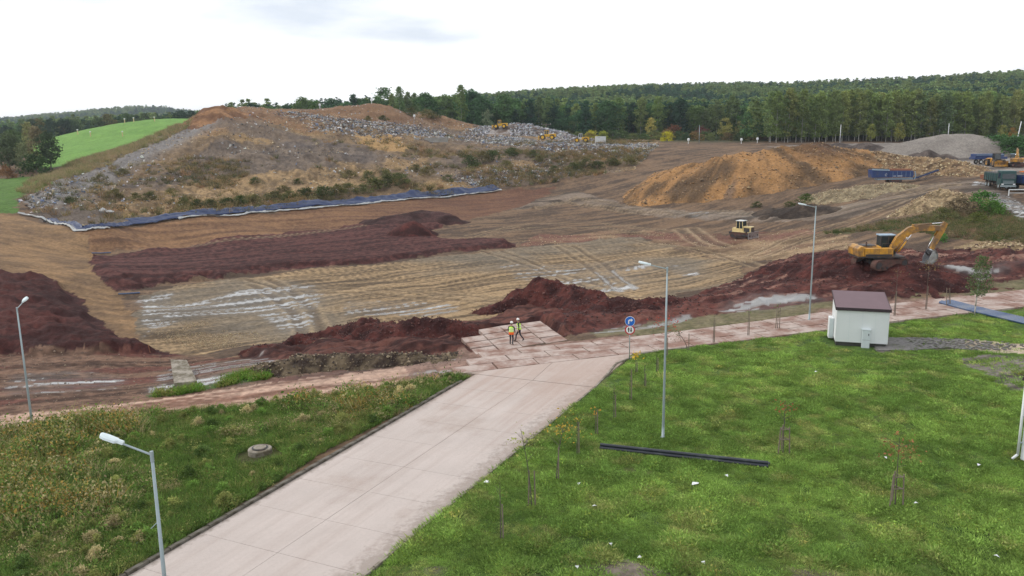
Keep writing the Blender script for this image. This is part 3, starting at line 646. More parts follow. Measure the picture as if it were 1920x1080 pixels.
# ------------------------------------------------------------------ heaps
def heap(name, label, spine, colfn, res=.6, mats='ground', pw=1.25, rough=.5, gully=0.0, cat='heap', group=None, seed=0, sub=.35, base=None):
    """spine: (x, y, top height above ground, half width)"""
    sp_ = np.array(spine); x0, y0 = (sp_[:, :2] - sp_[:, 3:4]).min(0) - 1; x1, y1 = (sp_[:, :2] + sp_[:, 3:4]).max(0) + 1
    gx, gy = np.meshgrid(np.arange(x0, x1 + res, res), np.arange(y0, y1 + res, res)); h = np.full(gx.shape, -9.0)
    jx = (fbm(gx * .25, gy * .25, seed + 3, 3) - .5) * 2.2 * rough; jy = (fbm(gx * .25, gy * .25, seed + 4, 3) - .5) * 2.2 * rough
    segs = list(zip(sp_[:-1], sp_[1:])) if len(sp_) > 1 else [(sp_[0], sp_[0])]
    for a, b in segs:
        d = b[:2] - a[:2]; t = np.clip(((gx + jx - a[0]) * d[0] + (gy + jy - a[1]) * d[1]) / max(d @ d, 1e-6), 0, 1)
        r = np.hypot(gx + jx - a[0] - t * d[0], gy + jy - a[1] - t * d[1]); H = a[2] + (b[2] - a[2]) * t; W_ = a[3] + (b[3] - a[3]) * t
        q = 1 - r / W_; h = np.maximum(h, H * np.where(q > 0, 1 - (1 - np.clip(q, 0, 1)) ** pw, q))
    H0 = sp_[:, 2].max()
    h = h + np.where(h > -.3 * H0, (fbm(gx / (res * 5), gy / (res * 5), seed, 3, .55) - .5) * rough * 1.1 + (fbm(gx / (res * 1.8), gy / (res * 1.8), seed + 50, 2, .6) - .5) * rough * .45, 0)
    if gully:
        cxm = sp_[:, :2].mean(0); an = np.arctan2(gy - cxm[1], (gx - cxm[0]) * .45); h = h - gully * np.abs(fbm(an * 7, h * .05, seed + 8, 3) - .5) * np.clip(h / H0, 0, 1) * 2
    z = (zf(gx, gy) if base is None else base) + h - sub * .3
    keep = h > -sub * 1.6
    idx = -np.ones(gx.size, int); hh, ww = gx.shape; i = np.arange(hh * ww).reshape(hh, ww)
    q = np.stack([i[:-1, :-1].ravel(), i[:-1, 1:].ravel(), i[1:, 1:].ravel(), i[1:, :-1].ravel()], 1); q = q[keep.ravel()[q].all(1)]
    used = np.unique(q); idx[used] = np.arange(len(used)); co = np.stack([gx.ravel(), gy.ravel(), z.ravel()], 1)[used]
    o0 = np.array([sp_[:, 0].mean(), sp_[:, 1].mean(), co[:, 2].min()]); me = raw_mesh(name, co - o0, idx[q])
    vcol(me, 'soil', np.clip(colfn(co[:, 0], co[:, 1], h.ravel()[used] / H0, co), .004, .85)); vflt(me, 'wet', np.zeros(len(co)))
    o = meshobj(name, me, mats, loc=tuple(o0)); return tag(o, label, cat, group)
def col2(c0, c1, sc=.3, seed=5, lo=.35, hi=.65):
    return lambda x, y, h, co: lerp3(soil(*c0), soil(*c1), stp(fbm(x * sc, y * sc, seed, 4, .6), lo, hi))
redc = col2((60, 31, 30), (98, 51, 45), .7, 6)
def gh(px, py, H, W_): p = hit(px, py); return (p[0], p[1], H, W_)
heap('soil_heap', 'dark red soil heap just behind the two workers on the slabs', [gh(925, 584, .9, 2.0), gh(965, 576, 2.0, 3.2), gh(1010, 572, 2.7, 3.9), gh(1060, 574, 2.3, 3.8), gh(1120, 584, 1.4, 3.2), gh(1200, 588, .9, 2.6), gh(1260, 578, .6, 2.2)], redc, .25, rough=.75, seed=11, group='red soil heaps along the pit edge')
heap('soil_heap', 'low long dark red soil ridge left of the slab pad', [gh(470, 664, .4, 1.3), gh(570, 650, .8, 1.9), gh(640, 640, 1.5, 2.6), gh(680, 636, 1.7, 2.8), gh(730, 640, 1.2, 2.4), gh(800, 634, 1.2, 2.2), gh(870, 628, .7, 1.8)], redc, .25, rough=.7, seed=12, group='red soil heaps along the pit edge')
heap('soil_heap', 'dark stony spoil bank with rubble beside the clay track', [gh(510, 700, .9, 1.6), gh(580, 690, 1.1, 1.8), gh(680, 684, .9, 1.6), gh(780, 674, .7, 1.3), gh(840, 668, .4, 1.1)], col2((58, 46, 40), (118, 102, 80), 1.6, 7), .25, rough=.6, seed=13)
heap('soil_heap', 'small pointed red soil heap on the dark red terrace', [gh(772, 442, 2.3, 5.0), gh(782, 440, 2.0, 4.5)], redc, .5, rough=.5, seed=14)
heap('soil_heap', 'flat dark purple soil heap at the back of the red terrace', [gh(705, 424, .8, 4.0), gh(800, 415, 1.8, 7.0), gh(840, 418, 1.5, 5.0)], col2((62, 42, 40), (86, 58, 56), .5, 8), .5, rough=.6, seed=15)
heap('soil_heap', 'red soil mass under the yellow excavator', [gh(1450, 515, .5, 4), gh(1520, 505, 1.0, 5), gh(1590, 512, .9, 5), gh(1680, 520, 1.0, 5), gh(1740, 530, .7, 4), gh(1810, 535, .4, 3)], redc, .35, rough=.9, seed=16)
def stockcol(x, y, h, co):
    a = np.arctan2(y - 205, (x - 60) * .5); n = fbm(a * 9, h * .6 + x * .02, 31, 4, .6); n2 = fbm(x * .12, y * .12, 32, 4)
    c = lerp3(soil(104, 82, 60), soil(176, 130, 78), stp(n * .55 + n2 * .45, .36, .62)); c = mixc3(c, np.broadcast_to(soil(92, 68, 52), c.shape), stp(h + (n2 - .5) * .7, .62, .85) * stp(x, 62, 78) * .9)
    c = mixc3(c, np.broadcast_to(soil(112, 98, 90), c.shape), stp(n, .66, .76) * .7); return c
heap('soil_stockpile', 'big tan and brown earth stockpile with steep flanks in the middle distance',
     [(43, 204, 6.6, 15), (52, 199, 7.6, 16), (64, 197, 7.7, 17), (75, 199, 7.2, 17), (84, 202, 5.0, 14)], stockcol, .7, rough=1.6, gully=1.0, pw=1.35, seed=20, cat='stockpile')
rubc = lambda x, y, h, co: lerp3(soil(98, 76, 56), soil(162, 132, 94), stp(fbm(x * .9, y * .9, 35, 4, .65), .36, .66)) * (1 - .25 * stp(fbm(x * .15, y * .15, 36), .5, .6))[:, None]
heap('rubble_heap', 'long brown rubble heap behind the blue screening machine', [at_Y(1500, 292, 212).tolist()[:2] + [3.5, 12], at_Y(1580, 290, 205).tolist()[:2] + [4.2, 14], at_Y(1660, 312, 198).tolist()[:2] + [3.4, 11], at_Y(1740, 320, 190).tolist()[:2] + [2.2, 9], at_Y(1790, 330, 178).tolist()[:2] + [2.6, 7], at_Y(1820, 335, 172).tolist()[:2] + [1.0, 5]], rubc, .6, rough=1.2, seed=21)
heap('gravel_heap', 'pale stony gravel heap right of the muddy haul track', [gh(1735, 392, 2.0, 5), gh(1765, 386, 2.7, 6), gh(1800, 388, 2.0, 5)], lambda x, y, h, co: lerp3(soil(112, 94, 68), soil(176, 152, 114), stp(fbm(x * 1.2, y * 1.2, 37, 3, .65), .35, .65)), .4, rough=.8, seed=22)
heap('gravel_heap', 'low pale gravel bench below the blue screening machine', [gh(1560, 372, 1.6, 6), gh(1620, 364, 1.8, 7), gh(1680, 356, 1.4, 5)], lambda x, y, h, co: lerp3(soil(122, 108, 84), soil(162, 146, 114), stp(fbm(x * 1.2, y * 1.2, 38, 3, .65), .35, .65)), .5, rough=.6, seed=23)
heap('sand_heap', 'large smooth grey sand heap in front of the birch wood', [at_Y(1765, 292, 240).tolist()[:2] + [5.6, 19], at_Y(1815, 292, 240).tolist()[:2] + [5.6, 19]], col2((132, 124, 117), (146, 138, 130), .12, 9), .7, rough=.25, pw=1.1, seed=24, cat='sand heap')
for px, py, Yd, H, W_, lb in ((1570, 272, 262, 2.0, 7, 'dark grey heap behind the rubble, left of the pair'), (1625, 280, 250, 2.6, 8, 'dark grey heap behind the rubble, nearer the grey sand heap'),
                              (1718, 302, 225, 1.3, 3.0, 'tiny dark heap at the foot of the grey sand, leftmost of three'), (1740, 303, 222, 2.2, 4.2, 'dark heap at the foot of the grey sand, middle of three'), (1774, 305, 220, 1.6, 3.4, 'dark heap at the foot of the grey sand, rightmost of three')):
    p = at_Y(px, py, Yd); heap('soil_heap', lb, [(p[0], p[1], H, W_)], col2((72, 62, 58), (104, 92, 86), .6, 10), .5, rough=.4, seed=int(px), group='dark heaps by the grey sand')
heap('soil_heap', 'dark earth heap beside the haul track near the stockpile foot', [gh(1450, 402, 1.0, 5), gh(1500, 400, 1.6, 6), gh(1540, 398, .9, 4)], col2((58, 48, 42), (92, 78, 66), .6, 10), .5, rough=.6, seed=26)
heap('soil_heap', 'orange brown earth ridge on top of the landfill left end', [at_Y(372, 226, 262).tolist()[:2] + [.9, 7], at_Y(420, 212, 276).tolist()[:2] + [1.2, 9], at_Y(470, 214, 282).tolist()[:2] + [.5, 7]], col2((122, 86, 60), (166, 122, 82), .3, 12), .7, rough=1.0, seed=27)
heap('waste_heap', 'ridge of pale waste behind the yellow compactor on the landfill', [at_Y(945, 250, 350).tolist()[:2] + [2.5, 9], at_Y(1000, 246, 356).tolist()[:2] + [3.6, 10], at_Y(1060, 254, 360).tolist()[:2] + [2.4, 9], at_Y(1100, 260, 360).tolist()[:2] + [1.0, 7]], col2((110, 92, 80), (176, 168, 164), .5, 13), .8, rough=1.4, seed=28)

# ------------------------------------------------------------------ lined drain along the landfill foot
ln_pts = [at_Y(*p) for p in []]
lp = [G(*p) for p in ((45, 400), (100, 413), (155, 431), (200, 427), (245, 421), (330, 410), (430, 402), (520, 394), (620, 386), (700, 378), (780, 371), (860, 363), (935, 355))]
lp = np.array(lp)
def ribbon(name, off0, off1, zoff, m, label, cat, i0=0, i1=None, wob=.6, seed=0, drape=0):
    pts = lp[i0:i1]; n = 220; t = np.linspace(0, len(pts) - 1, n); k = np.clip(t.astype(int), 0, len(pts) - 2); f = (t - k)[:, None]
    c = pts[k] * (1 - f) + pts[k + 1] * f; d = np.gradient(c[:, :2], axis=0); d /= np.linalg.norm(d, axis=1)[:, None]; nn = np.stack([d[:, 1], -d[:, 0]], 1)   # towards the pit
    rows = 9; co = []
    for j in range(rows):
        s = j / (rows - 1); o = off0 + (off1 - off0) * s + (fbm(t * 2.1, t * 0 + seed, seed, 3) - .5) * wob * (1 if j in (0, rows - 1) else .5) * 2
        xy = c[:, :2] + nn * o[:, None]; z = zf(xy[:, 0], xy[:, 1]) + zoff + (fbm(t * 7, np.full(n, j * .9), seed + 5, 3) - .35) * .55 + drape * (1 - s)
        co.append(np.stack([xy[:, 0], xy[:, 1], z], 1))
    co = np.concatenate(co); i = np.arange(rows * n).reshape(rows, n); q = np.stack([i[:-1, :-1].ravel(), i[:-1, 1:].ravel(), i[1:, 1:].ravel(), i[1:, :-1].ravel()], 1)
    o0 = co.mean(0); me = raw_mesh(name, co - o0, q); o = meshobj(name, me, m, loc=tuple(o0))
    so = o.modifiers.new('thick', 'SOLIDIFY'); so.thickness = .05; return tag(o, label, cat)
ribbon('liner_sheet', -1.9, .8, .25, 'liner', 'wrinkled dark blue liner sheet along the foot of the landfill', 'liner', 4, None, seed=3, drape=.5)
ribbon('liner_sheet', -.4, .9, .28, 'liner', 'narrow blue liner strip round the near corner of the landfill foot', 'liner', 1, 5, seed=6, wob=.25, drape=.2)
ribbon('geotextile_sheet', 1.0, 1.5, .2, 'geotextile', 'thin white fleece edge showing below the blue liner', 'fleece', 5, None, seed=9, wob=.9)
ribbon('geotextile_sheet', .9, 1.4, .2, 'geotextile', 'white fleece edge at the left corner of the liner', 'fleece', 0, 4, seed=12, wob=.35)

# ------------------------------------------------------------------ street lamps
def street_lamp(label, base, height, armdir, arm=1.35, rise=.3, lean=(0, 0)):
    arm, rise = arm * .64, rise * .8
    o = thing('street_lamp', label, 'street lamp', base, math.atan2(armdir[1], armdir[0]), 'street lamps of the site road'); 
    MB().lathe((0, 0, 0), [(.15, -.3), (.15, .02), (.11, .05), (.075, .06), (.07, .9), (.056, height * .5), (.038, height)], 12).build('pole', 'galv', o, True)
    MB().box((0, .07, .75), (.07, .02, .34)).build('service_door', 'galv', o)
    MB().cyl((0, 0, height - .25), (0, 0, height + .03), .048, n=12).cyl((.02, 0, height - .06), (arm, 0, height - .06 + rise), .027, .024, 10).build('arm', 'galv', o, False)
    hd = MB(); c = (arm - .05, height - .06 + rise); a = math.atan2(rise, arm)
    prof = [(-.05, .045), (.09, .05), (.15, .11), (.42, .13), (.54, .10), (.58, .05)]
    vs = []; 
    for x, w_ in prof:
        for dy, dz in ((-w_, -.03), (w_, -.03), (w_ * .95, .03), (w_ * .5, .065), (-w_ * .5, .065), (-w_ * .95, .03)):
            vs.append((c[0] + x * math.cos(a) - dz * math.sin(a), dy, c[1] + x * math.sin(a) + dz * math.cos(a)))
    n = 6; fs = [(j * n + i, j * n + (i + 1) % n, (j + 1) * n + (i + 1) % n, (j + 1) * n + i) for j in range(len(prof) - 1) for i in range(n)] + [tuple(range(n - 1, -1, -1)), tuple(range(5 * n, 6 * n))]
    h_ = hd.add(vs, fs).build('lamp_head', 'lamphead', o, False)
    MB().box((c[0] + .34 * math.cos(a), 0, c[1] + .34 * math.sin(a) - .042), (.32, .17, .022), ry=-a).build('lens', 'glassy', h_)
    return o
def top_h(px, py, base):            # height of a point straight above base seen at a pixel row
    d = ray(px, py); return (CAM + d * (base[1] / d[1]))[2] - base[2]
b0 = at_z(341, 1400, -.36); street_lamp('nearest grey street lamp at the lower left with its pale head pointing left', b0, top_h(298, 848, b0), (-1, .12), 1.3, .36)
b0 = G(62, 808); b0[2] = zplain(*b0[:2]); street_lamp('street lamp at the far left edge beside the clay track', b0, top_h(38, 577, b0), (-.12, 1), 1.3, .3)
b0 = G(1243, 820); b0[2] = zplain(*b0[:2]); street_lamp('street lamp in the middle of the lawn behind the black pipes', b0, top_h(1246, 502, b0), (-1, .15), 1.45, .26)
b0 = G(1517, 602); b0[2] = zplain(*b0[:2]); street_lamp('street lamp at the lawn edge left of the white hut', b0, top_h(1531, 387, b0), (-1, .15), 1.35, .22)

# ------------------------------------------------------------------ traffic sign
b0 = G(1180, 676); s = thing('traffic_sign', 'traffic sign post with blue turn disc above a red rimmed disc', 'traffic sign', b0, math.radians(-8))
MB().cyl((0, 0, -.2), (0, 0, 3.12), .033, n=10).build('post', 'galv', s, True)
def disc(z, r, m, name, y=-.05): return MB().lathe((0, 0, z), [(r, y + .012), (r, y - .012)], 32, 'y').build(name, m, s)
zt = top_h(1180, 602, b0); zl = top_h(1180, 618, b0)
d1 = disc(zt, .35, 'signwhite', 'blue_disc'); d1['label'] = 'blue disc with a white right turn arrow'
MB().lathe((0, 0, zt), [(.325, -.063), (.325, -.068)], 32, 'y').build('face', 'signblue', d1)
ar = MB().prism([(-.13, -.2), (-.05, -.2), (-.05, 0.0), (-.02, .04), (.06, .04), (.06, -.04), (.21, .085), (.06, .21), (.06, .13), (-.05, .13), (-.11, .09), (-.13, .02)], -.078, -.0685)
for i, v in enumerate(ar.v): ar.v[i] = (v[0], v[1], v[2] + zt)
ar.build('arrow', 'signwhite', d1)
d2 = disc(zl, .35, 'signred', 'red_ring_disc'); MB().lathe((0, 0, zl), [(.265, -.063), (.265, -.068)], 32, 'y').build('face', 'signwhite', d2)
for x, up, m_ in ((-.085, 1, 'signblack'), (.085, -1, 'signblack')):
    pg = [(x - .035, -.16 * up), (x + .035, -.16 * up), (x + .035, .03 * up), (x + .085, .03 * up), (x, .18 * up), (x - .085, .03 * up), (x - .035, .03 * up)]
    a_ = MB().prism(pg if up > 0 else pg[::-1], -.078, -.0685)
    for i, v in enumerate(a_.v): a_.v[i] = (v[0], v[1], v[2] + zl)
    a_.build('arrow', m_, d2)
for z in (zt, zl): MB().box((0, -.02, z), (.22, .05, .04)).build('bracket', 'galv', s)

# ------------------------------------------------------------------ white hut
fl_, fr_ = at_z(1566, 640, .95), at_z(1654, 653, .95); d = fr_[:2] - fl_[:2]; HW = 3.45; ang = math.radians(-17); HD = 3.5
gz = zplain(*fl_[:2]); h = thing('utility_hut', 'small white utility hut with a sloping plum roof on the lawn', 'hut', (fl_[0], fl_[1], gz), ang)
hb = .95 - gz; hf, hk = hb + 2.42, hb + 2.95
MB().prism([(0, hb), (HD, hb), (HD, hk), (0, hf)], 0, HW, axis='x').build('wall', 'whiteclad', h)
MB().box((HW / 2, HD / 2, hb / 2 - .15), (HW - .12, HD - .12, hb + .3 - .006)).build('plinth', 'plinth', h)
rfn = lambda y: hf + (hk - hf) * y / HD
rf = MB().prism([(-.12, rfn(-.12) + .02), (HD + .15, rfn(HD + .15) + .02), (HD + .15, rfn(HD + .15) + .13), (-.12, rfn(-.12) + .13)], -.1, HW + .1, axis='x').build('roof', 'roofred', h)
MB().box((HW / 2, -.14, rfn(-.12) + .06), (HW + .24, .03, .22)).build('front_trim', 'rooftrim', rf)
for x in (-.115, HW + .115): MB().prism([(-.12, rfn(-.12)), (HD + .15, rfn(HD + .15)), (HD + .15, rfn(HD + .15) + .15), (-.12, rfn(-.12) + .15)], x - .012, x + .012, axis='x').build('side_trim', 'rooftrim', rf)
for x in (0, HW): MB().box((x, -.003, (hb + hf) / 2), (.05, .05, hf - hb - .02)).build('corner_strip', 'white', h)
for k in range(1, 4): MB().box((HW * k / 4, -.004, (hb + hf) / 2), (.012, .01, hf - hb - .06)).build('panel_seam', 'cabinet', h)
c1 = MB().box((HW * .58, -.16, hb * .5 + .36), (.52, .28, hb + 1.25)).build('meter_cabinet', 'cabinet', h, bevel=.02)
MB().box((HW * .58, -.165, hb + 1.03), (.62, .34, .05)).build('lid', 'cabinet', c1); MB().box((HW * .58 + .16, -.31, hb + .7), (.05, .03, .14)).build('handle', 'signblack', c1)
MB().box((HW * .58, -.305, hb + .3), (.5, .006, .012)).build('door_gap', 'signblack', c1)
c2 = MB().box((-.19, HD * .55, hb + .62), (.34, .85, 1.55)).build('side_unit', 'white', h, bevel=.03)
MB().box((-.17, HD * .55 - .43, hb + .62), (.26, .012, 1.4)).build('grille', 'cabinet', c2)
MB().box((HW / 2 + .8, HD + .01, hb + 1.0), (.95, .04, 2.0)).build('door', 'cabinet', h)
# white hall at the right edge
w0 = at_z(1912, 868, .55); wdir = (at_z(1925, 900, .5) - w0)[:2]; 
h2 = thing('white_hall', 'corner of a white building at the right edge of the lawn', 'building', (w0[0], w0[1], zplain(*w0[:2])), math.radians(-62))
MB().box((6, 3, 1.9), (12, 6, 4.0)).build('wall', 'whiteclad', h2); MB().box((6, 3, 3.99), (12.4, 6.4, .16)).build('roof', 'rooftrim', h2)
dp = MB().cyl((-.08, -.1, .3), (-.08, -.1, 3.8), .06, n=10).cyl((-.08, -.1, .3), (-.2, -.3, .08), .06, n=10).build('downpipe', 'white', h2, True)
for z in (.9, 2.2, 3.4): MB().box((-.05, -.06, z), (.16, .14, .04)).build('bracket', 'galv', dp)
for k in range(5): MB().box((1.2 + k * 2.2, -.005, 2.0), (.9, .03, .9)).build('window', 'window', h2)

# ------------------------------------------------------------------ pipes
def pipe(name, label, a, b, r, m, group, sag=0):
    a, b = np.array(a), np.array(b); c = (a + b) / 2; d = (b - a); n = 14; o = thing(name, label, 'pipe', c, 0, group)
    mb = MB(); pts = [a - c + d * i / n for i in range(n + 1)]
    pts = [Vector((p[0], p[1], zplain(*(p + c)[:2]) + r * .9 - c[2] + sag)) for p in pts]
    for i in range(n): mb.cyl(pts[i], pts[i + 1], r, r, 12)
    mb.build('tube', m, o, False)
    for e, f_ in ((0, 1), (n, n - 1)):
        q = (pts[e] - pts[f_]).normalized(); MB().cyl(pts[e] + q * .002, pts[e] + q * .004, r * .82, n=12).build('bore', 'signblack', o)
    for k in (n // 3, 2 * n // 3): q = (pts[k + 1] - pts[k]).normalized(); MB().cyl(pts[k] - q * .08, pts[k] + q * .08, r * 1.12, n=12).build('joint_collar', m, o)
    return o
a, b = G(1125, 842), G(1440, 878); dn = np.array([-(b - a)[1], (b - a)[0], 0]); dn /= np.linalg.norm(dn)
for k, lb in enumerate(('nearest the viewer', 'middle of the three', 'farthest from the viewer')):
    pipe('black_pipe', 'long black plastic pipe lying on the lawn, ' + lb, a + dn * .15 * k, b + dn * (.15 * k) + (b - a) * .004 * k, .085, 'blackpipe', 'black pipes on the lawn')
pipe('black_pipe', 'long black plastic pipe lying on top of the pipes on the lawn', a + dn * .08, b + dn * .07, .085, 'blackpipe', 'black pipes on the lawn', .14)
a, b = G(1762, 572), G(1990, 626); dn = np.array([-(b - a)[1], (b - a)[0], 0]); dn /= np.linalg.norm(dn)
for k, lb in enumerate(('first from the hut side', 'second from the hut side', 'third from the hut side', 'fourth from the hut side', 'fifth, along the road side')):
    pipe('blue_pipe', 'blue grey plastic pipe in the row at right edge, ' + lb, a + dn * .31 * k - (b - a) * .012 * (k % 2), b + dn * .31 * k, .125, 'bluepipe', 'blue pipes laid side by side')
pipe('blue_pipe', 'short blue pipe at the upper corner of the dark red terrace', G(172, 477), G(208, 475), .1, 'bluepipe', 'short blue pipes in the pit')
pipe('blue_pipe', 'short blue pipe at the lower corner of the dark red terrace', G(222, 553), G(262, 550), .09, 'bluepipe', 'short blue pipes in the pit')
# manhole, loose slab, rod in the weeds
p = G(488, 850); p[2] = zplain(*p[:2]); o = thing('manhole', 'round concrete manhole with a lid among the left weeds', 'manhole', p)
MB().lathe((0, 0, 0), [(.62, -.2), (.62, .22), (.58, .26), (.40, .26), (.38, .24)], 24).build('ring', 'kerblight', o, False)
MB().lathe((0, 0, 0), [(.40, .262), (.42, .30), (.34, .31)], 24).build('frame', 'darkmetal', o); MB().lathe((0, 0, 0), [(.33, .30), (.33, .325), (.05, .33)], 24).build('lid', 'kerblight', o)
c4 = [hit(*q) for q in ((322, 698), (352, 695), (370, 718), (327, 725))]; zz = max(q[2] for q in c4) + .16
sl_ = MB().add([(q[0], q[1], zz) for q in c4] + [(q[0], q[1], zz - .3) for q in c4], [(3, 2, 1, 0), (4, 5, 6, 7)] + [(i, (i + 1) % 4, (i + 1) % 4 + 4, i + 4) for i in range(4)]).build('loose_slab', 'kerblight', bevel=.02)
tag(sl_, 'single grey concrete slab lying in the mud left of the weeds strip', 'slab')
a, b = hit(245, 1035), hit(303, 990); o = MB().cyl((a[0], a[1], a[2] + .12), (b[0], b[1], b[2] + .42), .022, n=8).build('fallen_rod', 'galv'); tag(o, 'thin grey metal rod lying in the weeds beside the near lamp', 'rod')
p = G(282, 662); o = MB().cyl((p[0], p[1], p[2] - .1), (p[0] - .12, p[1], p[2] + .75), .035, n=6).build('marker_stake', 'rust'); tag(o, 'small reddish stake at the toe of the red bank', 'stake')
# ------------------------------------------------------------------ machines
def crawler(parent, L_, H_, W_, y, mname='track', m='trackmud'):
    """one crawler track, running along x at offset y"""
    r = H_ / 2; n = 10; path = []
    for i in range(n + 1): a = math.pi / 2 + math.pi * i / n; path.append((-L_ / 2 + r + r * math.cos(a), r + r * math.sin(a)))
    for i in range(n + 1): a = -math.pi / 2 + math.pi * i / n; path.append((L_ / 2 - r + r * math.cos(a), r + r * math.sin(a)))
    t = MB(); t.prism(path[::-1], y - W_ / 2 + .04, y + W_ / 2 - .04)
    # shoes
    per = path + [path[0]]; step = .19; acc = 0
    for (x0, z0), (x1, z1) in zip(per[:-1], per[1:]):
        ln_ = math.hypot(x1 - x0, z1 - z0); k = max(1, int(ln_ / step)); a = math.atan2(z1 - z0, x1 - x0)
        for j in range(k):
            f = (j + .5) / k; t.box((x0 + (x1 - x0) * f, y, z0 + (z1 - z0) * f), (min(ln_ / k * .86, .17), W_, .05), ry=-a)
    o = t.build(mname, m, parent)
    for x in (-L_ / 2 + r, L_ / 2 - r): MB().cyl((x, y - W_ / 2 - .01, r), (x, y + W_ / 2 + .01, r), r * .72, n=14).build('sprocket', 'darkmetal', o)
    for k in range(5): x = -L_ / 2 + r * 2 + (L_ - 4 * r) * k / 4; MB().cyl((x, y - W_ / 2 - .015, .2), (x, y + W_ / 2 + .015, .2), .13, n=10).build('roller', 'darkmetal', o)
    return o
def wheel(parent, x, y, r, w_, rimm='yellow'):
    t = MB().lathe((x, y, r), [(r * .6, -w_ / 2), (r * .92, -w_ / 2), (r, -w_ * .35), (r, w_ * .35), (r * .92, w_ / 2), (r * .6, w_ / 2)], 18, 'y').build('wheel', 'rubber', parent)
    MB().lathe((x, y, r), [(r * .58, -w_ / 2 - .012), (r * .58, w_ / 2 + .012)], 14, 'y').build('rim', rimm, t)
    lg = MB()
    for k in range(16): a = k * math.pi / 8; lg.box((x + math.cos(a) * r, y, r + math.sin(a) * r), (.08, w_ * .94, .06), ry=-a + math.pi / 2)
    lg.build('tread', 'rubber', t); return t
def cabin(parent, x0, x1, y0, y1, z0, z1, m, roofm=None, slope=.12, name='cab'):
    """framed cab with glazing on every side"""
    c = MB(); xs0, xs1 = x0 + slope * .3, x1 - slope
    c.prism([(x0, z0), (x1, z0), (x1, z0 + (z1 - z0) * .3), (x0, z0 + (z1 - z0) * .3)], y0, y1)
    for (xa, xb) in ((x0, xs0), (x1, xs1)):
        for y in (y0, y1 - .09): c.prism([(xa - .0, z0 + .2), (xa + (.09 if xa == x0 else -.09), z0 + .2), (xb + (.09 if xa == x0 else -.09), z1), (xb, z1)][::(1 if xa == x0 else -1)], y, y + .09)
    xm = (x0 + x1) / 2
    for y in (y0, y1 - .08): c.box((xm, y + .04, (z0 + z1) / 2), (.08, .08, z1 - z0))
    co_ = c.build(name, m, parent)
    rf_ = MB().box(((xs0 + xs1) / 2, (y0 + y1) / 2, z1 + .05), (xs1 - xs0 + .2, y1 - y0 + .1, .12)).build('cab_roof', roofm or m, co_, bevel=.03)
    zl_ = z0 + (z1 - z0) * .3
    for k, y in enumerate((y0 + .03, y1 - .03)): MB().prism([(x0 + .05, zl_), (x1 - .05, zl_), (xs1 - .05, z1 - .02), (xs0 + .05, z1 - .02)], y - .01, y + .01).build('window', 'window', co_)
    MB().add([(x1 - .02, y0 + .06, zl_), (x1 - .02, y1 - .06, zl_), (xs1 - .02, y1 - .06, z1), (xs1 - .02, y0 + .06, z1)], [(0, 1, 2, 3)]).build('windscreen', 'window', co_)
    MB().add([(x0 + .02, y0 + .06, zl_), (x0 + .02, y1 - .06, zl_), (xs0 + .02, y1 - .06, z1), (xs0 + .02, y0 + .06, z1)], [(0, 1, 2, 3)]).build('rear_window', 'window', co_)
    return co_
def beam(parent, name, pts, w_, hs, m, y=0):
    """tapered box beam through (x,z) points with depth hs at each point"""
    up, lo = [], []
    for i, p in enumerate(pts):
        a = np.array(pts[max(i - 1, 0)]); b = np.array(pts[min(i + 1, len(pts) - 1)]); d = (b - a) / np.linalg.norm(b - a); n_ = np.array([-d[1], d[0]])
        up.append(tuple(np.array(p) + n_ * hs[i] / 2)); lo.append(tuple(np.array(p) - n_ * hs[i] / 2))
    b = MB()
    for i in range(len(pts) - 1): b.prism([lo[i], lo[i + 1], up[i + 1], up[i]], y - w_ / 2, y + w_ / 2)
    return b.build(name, m, parent, bevel=.02)
def ram(parent, name, p0, p1, r, f=.55, y=0):
    a, b = Vector((p0[0], y, p0[1])), Vector((p1[0], y, p1[1])); mid = a + (b - a) * f
    o = MB().cyl(a, mid, r, n=10).build(name, 'yellow', parent, True); MB().cyl(mid, b, r * .55, n=8).build('rod', 'chrome', o, True); return o
